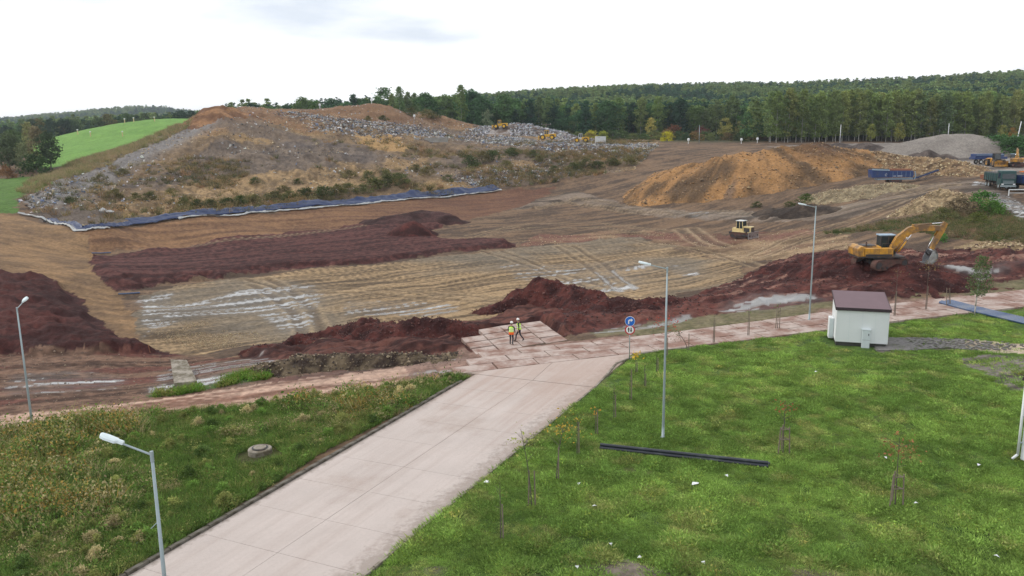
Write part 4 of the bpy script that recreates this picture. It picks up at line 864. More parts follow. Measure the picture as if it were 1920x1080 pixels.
def excavator(label, loc, rz_under, rz_up, s=1.0, pose=None, group=None):
    o = thing('excavator', label, 'excavator', loc, rz_up, group); o.scale = (s, s, s)
    u = MB().box((0, 0, .55), (2.2, 1.7, .4)).cyl((0, 0, .7), (0, 0, 1.08), .75, n=20).build('undercarriage', 'darkmetal', o); u.rotation_euler[2] = rz_under - rz_up
    for y in (-1.2, 1.2): crawler(o, 4.1, .92, .6, y).rotation_euler[2] = rz_under - rz_up
    # upper structure
    MB().box((-.35, 0, 1.16), (4.3, 2.6, .14)).build('slew_deck', 'darkmetal', o)
    MB().prism([(-2.55, 1.22), (-2.0, 1.22), (-2.0, 2.2), (-2.35, 2.2), (-2.62, 1.95)], -1.32, 1.32).build('counterweight', 'yellow', o, bevel=.08)
    for y in (-1, 1):
        sp_ = MB().box((-.65, y * 1.02, 1.62), (2.66, .62, .78)).build('side_panel', 'yellow', o, bevel=.05)
        MB().box((-.65, y * 1.335, 1.36), (2.5, .014, .2)).build('stripe', 'darkmetal', sp_)
        for k in range(3): MB().box((-1.5 + k * .85, y * 1.336, 1.72), (.012, .012, .5)).build('panel_gap', 'darkmetal', sp_)
    MB().box((-1.1, 0, 1.62), (1.8, 1.42, .95)).build('engine_housing', 'yellow', o, bevel=.05)
    MB().box((-1.25, .1, 2.14), (1.3, 1.3, .12)).build('engine_hood', 'darkmetal', o, bevel=.04)
    MB().cyl((-1.6, -.6, 2.1), (-1.6, -.6, 2.55), .07, n=8).build('exhaust', 'darkmetal', o)
    cabin(o, .1, 1.65, .38, 1.32, 1.23, 2.98, 'darkmetal', 'paleblue', .18)
    hr = MB(); hr.tube([(-.4, -1.25, 2.0), (-.4, -1.25, 2.45), (.6, -1.25, 2.45), (.6, -1.25, 2.0)], .02); hr.build('handrail', 'darkmetal', o)
    b0, b1, b2 = (.95, 1.75), (2.55, 3.55), (5.55, 3.75)
    bm = beam(o, 'boom', [b0, (1.55, 2.75), b1, (3.4, 3.82), b2], .42, [.45, .62, .72, .66, .42], 'yellow', -.12)
    for y in (-.42, .18): ram(o, 'boom_ram', (1.5, 1.5), (2.6, 3.2), .085, .6, y)
    ram(o, 'arm_ram', (2.75, 4.05), (5.75, 4.28), .085, .6, -.12)
    a0, a1 = (5.75, 4.25), (4.75, 1.75)
    beam(o, 'arm', [(5.85, 4.3), (5.5, 3.6), a1], .34, [.42, .62, .3], 'yellow', -.12)
    ram(o, 'bucket_ram', (5.28, 3.85), (4.2, 1.5), .06, .35, -.12)
    MB().prism([(4.2, 1.5), (4.28, 1.44), (4.62, 1.2), (4.5, 1.12)], -.3, .06).build('bucket_link', 'darkmetal', o)
    bk = MB(); y0, y1 = -.75, .5
    prof = [(4.9, 1.75), (5.15, 1.3), (5.1, .75), (4.75, .4), (4.25, .42)]; inn = [(4.78, 1.62), (5.0, 1.25), (4.96, .85), (4.7, .55), (4.25, .5)]
    bk.prism(prof + inn[::-1], y0, y1)
    for y in (y0, y1 - .04): bk.prism([(4.62, 1.66), (4.9, 1.75), (5.15, 1.3), (5.1, .75), (4.75, .4), (4.25, .42), (4.3, .9)], y, y + .04)
    bo_ = bk.build('bucket', 'steel', o)
    for k in range(5): MB().box((4.14, y0 + .12 + k * .25, .45), (.24, .09, .07)).build('tooth', 'steel', bo_)
    MB().box((2.2, -.42, 2.9), (.1, .12, .12)).build('work_lamp', 'signwhite', o); return o
e0 = G(1648, 502); excavator('large yellow tracked excavator with its arm bent down on red soil', (e0[0], e0[1], e0[2] + .05), math.radians(22), math.radians(-2), 1.03)

def bulldozer(label, loc, rz, s=1, bodym='paleyellow'):
    o = thing('bulldozer', label, 'bulldozer', loc, rz); o.scale = (s, s, s)
    for y in (-.95, .95): crawler(o, 3.3, 1.0, .6, y)
    MB().box((0, 0, .85), (2.6, 1.3, .6)).build('chassis', 'darkmetal', o)
    MB().prism([(.45, .9), (2.0, .9), (2.0, 2.0), (1.85, 2.08), (.45, 2.1)], -.6, .6).build('engine_hood', bodym, o, bevel=.05)
    MB().box((2.01, 0, 1.5), (.05, 1.0, .95)).build('radiator_grille', 'darkmetal', o)
    for y in (-.605, .605): MB().box((1.2, y, 1.5), (1.1, .012, .7)).build('side_vent', 'darkmetal', o)
    MB().cyl((1.1, .25, 2.05), (1.1, .25, 2.95), .06, n=8).build('exhaust', 'darkmetal', o)
    MB().prism([(-1.55, 1.0), (-.75, 1.0), (-.75, 1.75), (-1.4, 1.8), (-1.6, 1.6)], -.75, .75).build('fuel_tank', bodym, o, bevel=.08)
    for y in (-.98, .98): MB().box((-.1, y, 1.12), (2.4, .5, .12)).build('fender', bodym, o, bevel=.03)
    cabin(o, -.85, .55, -.72, .72, 1.15, 2.95, bodym, 'machinewhite', .15)
    for y in (-1.3, 1.3): MB().box((1.0, y, .55), (2.6, .16, .22)).build('push_arm', 'darkmetal', o)
    bl = MB(); pr = []
    for k in range(8): a = -.6 + 1.2 * k / 7; pr.append((2.55 - .35 * math.cos(a), .62 + .58 * math.sin(a) / math.sin(.6)))
    bl.prism(pr + [(p[0] - .07, p[1]) for p in pr[::-1]], -1.75, 1.75); b_ = bl.build('blade', 'steel', o)
    MB().box((2.32, 0, .08), (.06, 3.5, .16)).build('cutting_edge', 'chrome', b_)
    for y in (-.5, .5): ram(o, 'lift_ram', (1.7, 1.7), (2.2, .9), .06, .5, y)
    MB().box((-2.05, 0, .8), (.5, 1.1, .4)).build('ripper_frame', 'darkmetal', o); return o
d0 = G(1391, 446); bulldozer('cream yellow bulldozer with lowered blade on the pit floor', (d0[0], d0[1], d0[2] + .03), math.radians(-46), .97)

def compactor(label, loc, rz, s=1, cabm='brightyellow', bodym='brightyellow', bucket=True, bucketm='rust', wr=.95, name='landfill_compactor', cat='compactor', group=None):
    o = thing(name, label, cat, loc, rz, group); o.scale = (s, s, s)
    MB().prism([(-3.4, 1.0), (-.3, 1.0), (-.3, 2.1), (-3.1, 2.25), (-3.45, 1.9)], -.95, .95).build('engine_body', bodym, o, bevel=.08)
    MB().box((-3.46, 0, 1.6), (.06, 1.4, .8)).build('grille', 'darkmetal', o)
    MB().box((1.2, 0, 1.2), (2.4, 1.3, .75)).build('front_frame', bodym, o, bevel=.05)
    cabin(o, -.55, 1.0, -.75, .75, 1.45, 3.4, cabm, cabm, .15)
    MB().cyl((-1.6, .4, 2.2), (-1.6, .4, 3.0), .07, n=8).build('exhaust', 'darkmetal', o)
    for x in (-1.9, 1.6):
        for y in (-1.15, 1.15): wheel(o, x, y, wr, .75, bodym)
    for x in (-1.9,):
        for y in (-1.15, 1.15): MB().box((x, y, wr * 2 + .1), (1.9, .8, .07)).build('mudguard', bodym, o)
    if bucket:
        for y in (-.5, .5): beam(o, 'lift_arm', [(.9, 1.75), (2.2, 1.5), (3.0, .7)], .2, [.3, .35, .25], bodym, y)
        MB().prism([(2.9, .15), (4.0, .12), (4.0, .2), (3.1, .3), (3.0, 1.2), (3.3, 1.5), (3.2, 1.55), (2.85, 1.25)], -1.4, 1.4).build('bucket', bucketm, o)
    else:
        MB().prism([(3.1, .1), (3.35, .1), (3.15, .7), (3.35, 1.5), (3.2, 1.5), (2.98, .7)], -1.7, 1.7).build('blade', bodym, o)
        for y in (-.7, .7): MB().box((2.5, y, .8), (1.6, .2, .25)).build('push_arm', 'darkmetal', o)
    return o
PLAT = []
def surf(x, y):
    z = zat(x, y)
    for q in COL.objects:
        if q.type == 'MESH' and q.name.startswith('waste_heap'):
            co = np.empty(len(q.data.vertices) * 3, np.float32); q.data.vertices.foreach_get('co', co); co = co.reshape(-1, 3) + np.array(q.location); k = np.hypot(co[:, 0] - x, co[:, 1] - y) < 1.6
            if k.any(): z = max(z, float(np.mean(co[k, 2])))
    return z
def on_plateau(px, Yd): p = at_Y(px, 262, Yd); z = max(surf(p[0], p[1]), surf(p[0] - 2, p[1] - .5), surf(p[0] + 2, p[1] - .5)); PLAT.append((p[0], p[1])); return (p[0], p[1], z + .1)
compactor('yellow compactor on the crest of the landfill, highest of the machines', on_plateau(938, 348), math.radians(170), 1.0, bucket=False)
c0 = on_plateau(1026, 322); compactor('yellow compactor standing in front of the waste ridge', c0, math.radians(172), 1.05, bucket=False)
c0 = on_plateau(1089, 320); compactor('wheel loader with a white cab and rusty bucket beside the white container', c0, math.radians(176), .98, 'machinewhite', 'brightyellow', True, name='wheel_loader', cat='loader')
c0 = on_plateau(1126, 322); o = thing('container', 'small white container on the landfill plateau right of the loader', 'container', c0, .05)
MB().box((0, 0, 1.25), (3.9, 2.2, 2.4)).build('body', 'machinewhite', o)
for k in range(7): MB().box((-1.7 + k * .57, -1.12, 1.25), (.1, .05, 2.2)).build('rib', 'machinewhite', o)
MB().box((0, 0, 2.5), (4.0, 2.3, .1)).build('roof', 'white', o); MB().box((0, 0, .03), (3.9, 2.2, .08)).build('skid', 'darkmetal', o)

def trommel(label, loc, rz):
    o = thing('screening_machine', label, 'screening machine', loc, rz, None)
    for y in (-.9, .9): crawler(o, 3.4, .75, .45, y)
    MB().box((0, 0, .95), (9.5, 1.5, .35)).build('chassis', 'paleblue', o)
    hp = MB().prism([(-6.2, 1.35), (-2.0, 1.35), (-2.0, 3.2), (-6.4, 3.4)], -1.2, 1.2).build('hopper', 'machineblue', o, bevel=.05)
    MB().prism([(-6.45, 3.3), (-1.9, 3.1), (-1.9, 3.4), (-6.45, 3.65)], -1.35, -1.2).build('rim', 'paleblue', hp)
    for k in range(9): MB().box((-6.1 + k * .5, 0, 3.65 - k * .02), (.1, 2.6, .18)).build('grid_bar', 'darkmetal', hp)
    dr = MB().prism([(-1.9, 1.35), (4.4, 1.35), (4.7, 2.0), (4.5, 3.0), (-1.9, 3.05)], -1.15, 1.15).build('drum_housing', 'machineblue', o, bevel=.06)
    for k in range(5): MB().box((-.9 + k * 1.15, -1.16, 2.1), (.05, .03, 1.5)).build('panel_rib', 'paleblue', dr)
    MB().box((1.0, -1.165, 1.72), (1.3, .012, .14)).build('lettering_bar', 'signwhite', dr); MB().box((-.4, -1.165, 1.72), (.7, .012, .1)).build('lettering_bar', 'signwhite', dr)
    lg_ = MB()
    for k in range(12):
        a = .6 + k * .42; lg_.box((-2.7 + .26 * math.cos(a), -1.215, 2.05 + .26 * math.sin(a)), (.14, .012, .07), ry=-a - 1.57)
    lg_.build('emblem', 'signwhite', hp)
    MB().cyl((-1.6, 0, 3.2), (4.2, 0, 3.1), .42, n=16).build('drum_top', 'rust', o)
    MB().tube([(4.9, -1.1, .8), (5.2, -1.1, 1.6), (4.9, -1.1, 2.9)], .12, 8).build('hose', 'paleblue', o)
    cv = beam(o, 'conveyor', [(4.6, .9), (6.2, 1.25), (11.6, 3.1)], .9, [.3, .32, .28], 'machineblue')
    MB().prism([(4.8, 1.1), (6.2, 1.44), (11.5, 3.27), (11.5, 3.3), (6.2, 1.47), (4.8, 1.13)], -.38, .38).build('belt', 'rubber', cv)
    for x, z in ((7.5, 1.7), (9.5, 2.4)): MB().cyl((x, -.35, z), (x - 1.4, -.35, .3), .06, n=8).cyl((x, .35, z), (x - 1.4, .35, .3), .06, n=8).build('brace', 'darkmetal', cv)
    return o
t0 = G(1675, 343); o = trommel('long dark blue screening machine with a raised conveyor on the rubble', (t0[0], t0[1], t0[2] + .1), math.radians(2)); ks = 130 * t0[1] / FPX / 18.2; o.scale = (ks, ks, ks)

# machines at the right edge
c0 = G(1852, 307); o = thing('trailer', 'low dark blue trailer at the foot of the grey sand heap', 'trailer', c0, math.radians(4))
MB().box((0, 0, 1.35), (8.0, 2.2, .5)).build('deck', 'machineblue', o, bevel=.05); MB().box((-.3, 0, 2.0), (7.0, 2.0, .7)).build('load_box', 'machineblue', o, bevel=.05)
MB().box((-.3, -1.01, 2.1), (6.8, .02, .14)).build('stripe', 'paleblue', o)
for x in (-2.4, -1.2, 2.6):
    for y in (-.9, .9): wheel(o, x, y, .5, .3, 'machinewhite')
c0 = G(1866, 312); compactor('yellow wheel loader seen head on beside the blue trailer', c0, math.radians(-96), .85, 'darkmetal', 'yellow', False, name='wheel_loader', cat='loader')
c0 = G(1905, 313); ex2 = excavator('yellow excavator at the right edge behind the green truck', (c0[0], c0[1], c0[2]), .2, math.radians(60), .95)
def truck(label, loc, rz, m, cat, name, s=1.0):
    o = thing(name, label, cat, loc, rz); o.scale = (s, s, s)
    MB().box((-.6, 0, 1.0), (7.2, .9, .35)).build('chassis', 'darkmetal', o)
    cb = MB().prism([(2.0, .7), (3.9, .7), (3.95, 1.7), (3.75, 3.1), (2.0, 3.15)], -1.2, 1.2).build('cab', m, o, bevel=.08)
    MB().add([(3.965, -1.0, 1.75), (3.965, 1.0, 1.75), (3.78, 1.0, 2.85), (3.78, -1.0, 2.85)], [(0, 1, 2, 3)]).build('windscreen', 'window', cb)
    for y in (-1.21, 1.21): MB().prism([(2.6, 1.8), (3.7, 1.8), (3.6, 2.8), (2.6, 2.8)], y - .01, y + .01).build('window', 'window', cb)
    for k in range(3): MB().box((3.97, 0, .95 + k * .22), (.04, 1.7, .1)).build('grille_bar', 'galv', cb)
    for y in (-.9, .9): MB().box((3.99, y, .85), (.05, .35, .2)).build('headlight', 'signwhite', cb)
    MB().box((4.02, 0, .55), (.2, 2.4, .28)).build('bumper', 'galv', cb)
    bd = MB().prism([(-4.2, 1.25), (1.8, 1.25), (1.85, 2.6), (-4.3, 2.6)], -1.2, 1.2).build('body', m, o, bevel=.05)
    for k in range(6): MB().box((-3.8 + k, -1.22, 1.9), (.08, .05, 1.3)).build('rib', 'darkmetal', bd)
    MB().box((-1.2, 0, 2.65), (5.9, 2.2, .1)).build('load', 'darkmetal', bd)
    for x in (-3.0, -1.7, 2.9):
        for y in (-1.0, 1.0): wheel(o, x, y, .52, .34, 'galv')
    return o
c0 = G(1873, 352); truck('dark green truck facing the viewer on the wet track at the right edge', c0, math.radians(-102), 'machinegreen', 'truck', 'truck', 1.02)
c0 = G(1856, 346); o = thing('towed_harrow', 'rusty wheeled implement just left of the dark green truck', 'implement', c0, .3)
MB().box((0, 0, 1.5), (3.4, 1.6, .7)).build('hopper', 'rust', o, bevel=.05); MB().box((0, 0, 1.0), (3.6, .3, .2)).build('beam', 'rust', o)
for x in (-1.2, .4, 1.3): wheel(o, x, -.8, .75, .25, 'rust')
c0 = G(1912, 356); o = truck('blue truck cut by the right edge beside the green truck', c0, math.radians(-75), 'machineblue', 'truck', 'truck', 1.0)
MB().box((1.0, 0, 3.25), (1.2, 1.8, .2)).build('light_bar', 'orange', o)
c0 = G(1905, 368); o = thing('barrier_frame', 'white tubular barrier frame in front of the blue truck', 'barrier', c0, -.1)
MB().tube([(-1.2, 0, 0), (-1.2, 0, 1.1), (1.4, 0, 1.1), (1.4, 0, 0)], .09, 8).build('frame', 'machinewhite', o); MB().tube([(-1.2, 0, .55), (1.4, 0, .55)], .05, 8).build('rail', 'machinewhite', o)
# stacked concrete blocks on the landfill
c0 = G(812, 268); bw = thing('block_wall', 'low wall of grey concrete blocks on the landfill slope', 'wall', (c0[0], c0[1], c0[2] + .2), .02)
for r_ in range(2):
    for k in range(7): 
        if (r_, k) == (1, 1): continue
        MB().box((-6 + k * 1.75 + r_ * .3, random.uniform(-.1, .1), .45 + r_ * .85), (1.65, 1.0, .82)).build('block', 'blockgrey', bw)
# poles
def post(name, label, cat, px, py, pt, Yd, r, m, group=None, lean=0, extra=None):
    b = at_Y(px, py, Yd); z = zat(b[0], b[1]); t_ = at_Y(px, pt, Yd)[2]; o = thing(name, label, cat, (b[0], b[1], z), 0, group, (0, lean))
    MB().cyl((0, 0, -.3), (0, 0, t_ - z), r, r * .75, 8).build('shaft', m, o, True)
    MB().cyl((0, 0, t_ - z), (0, 0, t_ - z + r), r * 1.1, r * .3, 8).build('cap', m, o)
    if extra: extra(o, t_ - z)
    return o
post('white_mast', 'tall white mast leaning at the right edge near the yellow excavator', 'mast', 1904, 268, 228, 240, .14, 'white', 'white masts along the wood', math.radians(7))
post('white_mast', 'thin white mast behind the grey sand heap', 'mast', 1777, 262, 232, 300, .13, 'white', 'white masts along the wood')
post('white_mast', 'thin white mast left of the grey sand heap before the wood', 'mast', 1575, 262, 234, 300, .13, 'white', 'white masts along the wood')
post('white_mast', 'thin grey mast near the yellow bush at the wood edge', 'mast', 1311, 258, 235, 340, .13, 'galv', 'white masts along the wood')
post('power_pole', 'wooden T shaped power pole behind the waste ridge', 'power pole', 1024, 255, 232, 372, .18, 'wood', None, 0, lambda o, h: (MB().box((0, 0, h - .4), (4.5, .18, .2)).build('crossarm', 'wood', o), [MB().cyl((x, 0, h - .3), (x, 0, h + .1), .1, n=6).build('insulator', 'machinewhite', o) for x in (-2, 0, 2)]))
vl = ((115, 252, 'first from the left'), (146, 252, 'second from the left'), (170, 256, 'third from the left'), (230, 256, 'right of the lower row'), (234, 231, 'leftmost on the crest'), (251, 229, 'second on the crest'), (290, 228, 'rightmost on the crest'))
for px, py, lb in vl:
    p = G(px, py); o = thing('gas_vent', 'small pale gas vent pipe on the green hill, ' + lb, 'vent pipe', p, 0, 'gas vents on the green hill')
    MB().cyl((0, 0, -.2), (0, 0, 1.9), .22, n=8).build('riser', 'paleyellow', o); MB().lathe((0, 0, 1.85), [(.38, 0), (.42, .3), (.1, .5)], 10).build('cap', 'machinewhite', o)
vl2 = ((600, 206, 'left of three on the landfill crest'), (697, 200, 'middle of three on the landfill crest'), (776, 198, 'right of three on the landfill crest'), (1291, 258, 'near the yellow bush'), (1390, 266, 'left of a pair by the back road'), (1420, 267, 'right of a pair by the back road'))
for px, py, lb in vl2:
    p = at_Y(px, py, 345 if py < 240 else 330); z = zat(p[0], p[1]); o = thing('gas_vent', 'white gas well head, ' + lb, 'vent pipe', (p[0], p[1], z), 0, 'white gas well heads')
    MB().cyl((0, 0, -.2), (0, 0, 1.6), .16, n=8).build('riser', 'machinewhite', o); MB().lathe((0, 0, 1.3), [(.45, 0), (.5, .5), (.4, .9), (.1, 1.0)], 10).build('cap', 'white', o)

# ------------------------------------------------------------------ people
mat('skin', (.45, .27, .19), .55, var=.08); mat('jacket', (.02, .025, .022), .85, var=.3, scale=12); mat('trouser', (.018, .022, .035), .85, var=.3, scale=12); mat('hivis', (.55, .85, .12), .7, var=.08, scale=8)
mat('hivis_orange', (.85, .13, .02), .7, var=.08, scale=8); mat('helmet', (.78, .78, .76), .35, var=.04); mat('reflective', (.75, .77, .75), .3, var=.05); mat('boots', (.02, .018, .016), .7, var=.2); mat('hair', (.04, .03, .025), .7, var=.2)
def person(label, loc, rz, J, vest_band=None, vest_len=.0, sleeves='jacket'):
    o = thing('person', label, 'person', loc, rz, 'workers on the slab pad')
    names = list(J); idx = {n: i for i, n in enumerate(names)}
    edges = [('pelvis', 'waist'), ('waist', 'chest'), ('chest', 'neck'), ('neck', 'head0'), ('head0', 'head1')]
    for s_ in 'LR': edges += [('pelvis', 'hip' + s_), ('hip' + s_, 'knee' + s_), ('knee' + s_, 'ankle' + s_), ('ankle' + s_, 'toe' + s_), ('chest', 'sho' + s_), ('sho' + s_, 'elb' + s_), ('elb' + s_, 'wri' + s_), ('wri' + s_, 'palm' + s_)]
    rad = dict(pelvis=.15, waist=.14, chest=.155, neck=.06, head0=.085, head1=.085, hip=.095, knee=.062, ankle=.045, toe=.042, sho=.068, elb=.047, wri=.032, palm=.036)
    me = bpy.data.meshes.new('body'); me.from_pydata([J[n] for n in names], [(idx[a], idx[b]) for a, b in edges], []); me.update()
    tmp = bpy.data.objects.new('tmp', me); COL.objects.link(tmp); md = tmp.modifiers.new('skin', 'SKIN'); md.use_smooth_shade = True
    sk = me.skin_vertices[0].data
    for n in names:
        r = rad[n if n in rad else n[:-1]]; sk[idx[n]].radius = (r * (1.0 if n in ('chest', 'waist', 'pelvis') else 1), r * (.75 if n in ('chest', 'waist', 'pelvis') else 1)); sk[idx[n]].use_root = (n == 'pelvis')
    tmp.modifiers.new('sub', 'SUBSURF').levels = 2; tmp.modifiers['sub'].render_levels = 2
    dg = bpy.context.evaluated_depsgraph_get(); m2 = bpy.data.meshes.new_from_object(tmp.evaluated_get(dg)); bpy.data.objects.remove(tmp)
    vs = [tuple(v.co) for v in m2.vertices]; fs = [tuple(p.vertices) for p in m2.polygons]; bpy.data.meshes.remove(m2)
    b = MB(); hz = J['head0'][2] - .09; pz = J['pelvis'][2] + .06
    def mi(c):
        if c[2] > hz: return 0
        for s_ in 'LR':
            if (Vector(c) - Vector(J['palm' + s_])).length < .1: return 0
            if (Vector(c) - Vector(J['toe' + s_])).length < .17 or (Vector(c) - Vector(J['ankle' + s_])).length < .08: return 3
        return 1 if c[2] > pz or min((Vector(c) - Vector(J['wri' + s_])).length for s_ in 'LR') < .15 else 2
    b.v = vs
    for f in fs: b.f.append(f); c = np.mean([vs[i] for i in f], 0); b.mi.append(mi(c))
    for s_, sg in (('L', 1), ('R', -1)):       # fingers and thumb
        w_, p_ = Vector(J['wri' + s_]), Vector(J['palm' + s_]); d = (p_ - w_).normalized(); sd = d.cross(Vector((1, 0, 0))); sd = (sd if sd.length > .1 else Vector((0, 1, 0))).normalized(); pn = d.cross(sd)
        for k, ln_ in enumerate((.07, .082, .076, .06)):
            r0 = p_ + d * .02 + sd * (k - 1.5) * .02; m_ = r0 + d * ln_ * .55 + pn * .012; b.cyl(r0, m_, .0095, .009, 6).cyl(m_, m_ + d * ln_ * .35 + pn * .03, .009, .007, 6)
        r0 = p_ - d * .02 + sd * .035; b.cyl(r0, r0 + sd * .03 + d * .035, .011, .009, 6).cyl(r0 + sd * .03 + d * .035, r0 + sd * .035 + d * .07, .009, .007, 6)
    hd = Vector(J['head1']); hx = Vector((1, 0, 0))
    b.cyl(hd + Vector((.085, 0, -.03)), hd + Vector((.125, 0, -.055)), .016, .014, 6)                       # nose
    for y in (-.09, .09): b.box(tuple(hd + Vector((0, y, -.03))), (.04, .02, .06))                            # ears
    bd = b.build('body', ['skin', sleeves, 'trouser', 'boots'], o, True)
    for y in (-.032, .032): MB().lathe(tuple(hd + Vector((.083, y, .0))), [(.004, -.006), (.012, 0), (.004, .006)], 8, 'x').build('eye', 'signblack', bd)
    MB().box(tuple(hd + Vector((.088, 0, -.085))), (.012, .045, .01)).build('mouth', 'hair', bd)
    hr = MB().lathe(tuple(hd + Vector((-.02, 0, -.05))), [(.085, -.02), (.098, .03), (.1, .07)], 14).build('hair', 'hair', bd, True)
    # vest
    ch, wa, pe = Vector(J['chest']), Vector(J['waist']), Vector(J['pelvis']); nk = Vector(J['neck'])
    rings = [(pe - Vector((0, 0, vest_len)), .20, .165), (pe + Vector((0, 0, .05)), .195, .155), (wa, .19, .148), ((wa + ch) / 2, .20, .155), (ch, .215, .16), (ch + (nk - ch) * .45, .18, .13), (ch + (nk - ch) * .7, .11, .09)]
    vv_, n = [], 20
    for c, ry_, rx_ in rings:
        for i in range(n): a = 2 * math.pi * i / n; vv_.append(c + Vector((math.cos(a) * rx_, math.sin(a) * ry_, 0)))
    v_ = MB().add(vv_, [(j * n + i, j * n + (i + 1) % n, (j + 1) * n + (i + 1) % n, (j + 1) * n + i) for j in range(len(rings) - 1) for i in range(n)]).build('vest', 'hivis', o, True)
    def band(c, ry_, rx_, hh, m, nm):
        bb_ = MB(); q = []
        for z in (-hh / 2, hh / 2):
            for i in range(n): a = 2 * math.pi * i / n; q.append(c + Vector((math.cos(a) * rx_, math.sin(a) * ry_, z)))
        bb_.add(q, [(i, (i + 1) % n, (i + 1) % n + n, i + n) for i in range(n)]).build(nm, m, v_, True)
    band(wa, .197, .156, .055, 'reflective', 'reflective_band'); band((wa + ch) / 2 + Vector((0, 0, .05)), .212, .166, .05, 'reflective', 'reflective_band')
    if vest_band: band(pe - Vector((0, 0, vest_len - .08)), .208, .172, .2, vest_band, 'hem_band')
    h_ = MB().lathe(tuple(hd + Vector((0, 0, .02))), [(.115, 0), (.122, .03), (.115, .08), (.085, .13), (.03, .155)], 18).build('helmet', 'helmet', o, True)
    MB().prism([(.06, -.1), (.17, -.07), (.19, 0), (.17, .07), (.06, .1)], hd[2] + .018, hd[2] + .034, axis='z').build('brim', 'helmet', h_)
    return o
def joints(stride=.0, armsw=.0, bend=0, xl=0):
    k = .07
    return dict(pelvis=(0, 0, .98), waist=(.01 + bend * .3, 0, 1.14), chest=(.02 + bend, 0, 1.36), neck=(.03 + bend * 1.3, 0, 1.52), head0=(.05 + bend * 1.5, 0, 1.61), head1=(.06 + bend * 1.6, 0, 1.70),
      hipL=(0, .1, .92), kneeL=(stride * .55 + k, .11, .52), ankleL=(stride - .02, .12, .09), toeL=(stride + .15, .13, .04), hipR=(0, -.1, .92), kneeR=(-stride * .35 + k, -.11, .51), ankleR=(-stride - .05, -.12, .10), toeR=(-stride + .12, -.13, .04),
      shoL=(.02 + bend, .2, 1.43), elbL=(-armsw * .5 + bend, .27, 1.17), wriL=(-armsw + .1 + bend + xl, .25, .95 + xl * .6), palmL=(-armsw + .13 + bend + xl * 1.2, .245, .88 + xl * .6), shoR=(.02 + bend, -.2, 1.43), elbR=(armsw * .4 + bend, -.27, 1.17), wriR=(armsw + .1 + bend, -.26, .95), palmR=(armsw + .13 + bend, -.255, .88))
def pos_on_pad(px, py): p = at_z(px, py, padz); return (p[0], p[1], padz + .03)
person('worker in yellow vest with an orange hem and white helmet, back to the viewer', pos_on_pad(959, 647), math.radians(72), joints(.05, .02, .02, .12), 'hivis_orange', .12)
person('worker in yellow vest and dark trousers striding, standing right of the other', pos_on_pad(974, 640), math.radians(168), joints(.30, .10, .03), None, .0)
# ------------------------------------------------------------------ vegetation kit
leaf_mat('leaf_object', 'OBJECT'); leaf_mat('leaf_inst', 'INST')
def quads(c, s, rg, flat=0.0):
    """random little leaf quads at centres c with size s"""
    n = len(c); a = rg.normal(size=(n, 3)); a /= np.linalg.norm(a, axis=1)[:, None]; b = rg.normal(size=(n, 3)); b -= (b * a).sum(1)[:, None] * a; b /= np.linalg.norm(b, axis=1)[:, None]
    s = np.broadcast_to(s, (n,))[:, None] * rg.uniform(.6, 1.25, (n, 1)); k = rg.uniform(.45, .8, (n, 1))
    co = np.stack([c - a * s * .5, c + b * s * .5 * k, c + a * s * .5, c - b * s * .5 * k], 1).reshape(-1, 3)
    return co, np.arange(4 * n).reshape(n, 4)
def leaf_mesh(name, co, f, shade, m):
    me = raw_mesh(name, co, f, False); vcol(me, 'shade', np.repeat(shade[:, None], 3, 1)); me.materials.append(MATS[m]); return me
def crown(name, kind, seed, m, nC=70, nL=20, ls=.75):
    rg = np.random.default_rng(seed)
    H, h0, R = {'slim': (21, 2.6, 2.6), 'broad': (16, 3, 4.6), 'pine': (19, 5, 3.0), 'fir': (17, 1.5, 2.8), 'bush': (2.6, .1, 1.7), 'young': (9, 1.2, 2.3)}[kind]
    t = rg.uniform(0, 1, nC) ** (.85 if kind != 'fir' else 1.1)
    prof = {'slim': np.sin(np.pi * np.clip(t * .86 + .12, 0, 1)) ** .7, 'broad': np.sqrt(np.clip(1 - (t * 1.9 - .9) ** 2, .03, 1)), 'pine': np.sqrt(np.clip(1 - (t * 1.7 - .75) ** 2, .05, 1)),
            'fir': (1 - t) * .95 + .05, 'bush': np.sqrt(np.clip(1 - t ** 2, .05, 1)), 'young': np.sin(np.pi * np.clip(t * .85 + .14, 0, 1)) ** .8}[kind]
    an = rg.uniform(0, 2 * np.pi, nC); lob = 1 + .22 * np.sin(an * 3 + seed) + .15 * np.sin(an * 5 + t * 7)
    rr = R * prof * lob * np.sqrt(rg.uniform(.12, 1, nC)); cr_ = np.clip(R * .28, .3, 1.2)
    cc_ = np.stack([np.cos(an) * rr, np.sin(an) * rr, h0 + (H - h0) * t * .96], 1)
    c = np.repeat(cc_, nL, 0) + rg.normal(size=(nC * nL, 3)) * cr_ * np.array([.62, .62, .5]); c[:, 2] = np.clip(c[:, 2], h0 * .6, H + .4)
    co, f = quads(c, ls, rg); sh = np.repeat(np.repeat(rg.uniform(.72, 1.25, nC), nL) * rg.uniform(.75, 1.25, nC * nL), 4)
    return leaf_mesh(name, co, f, sh, m)
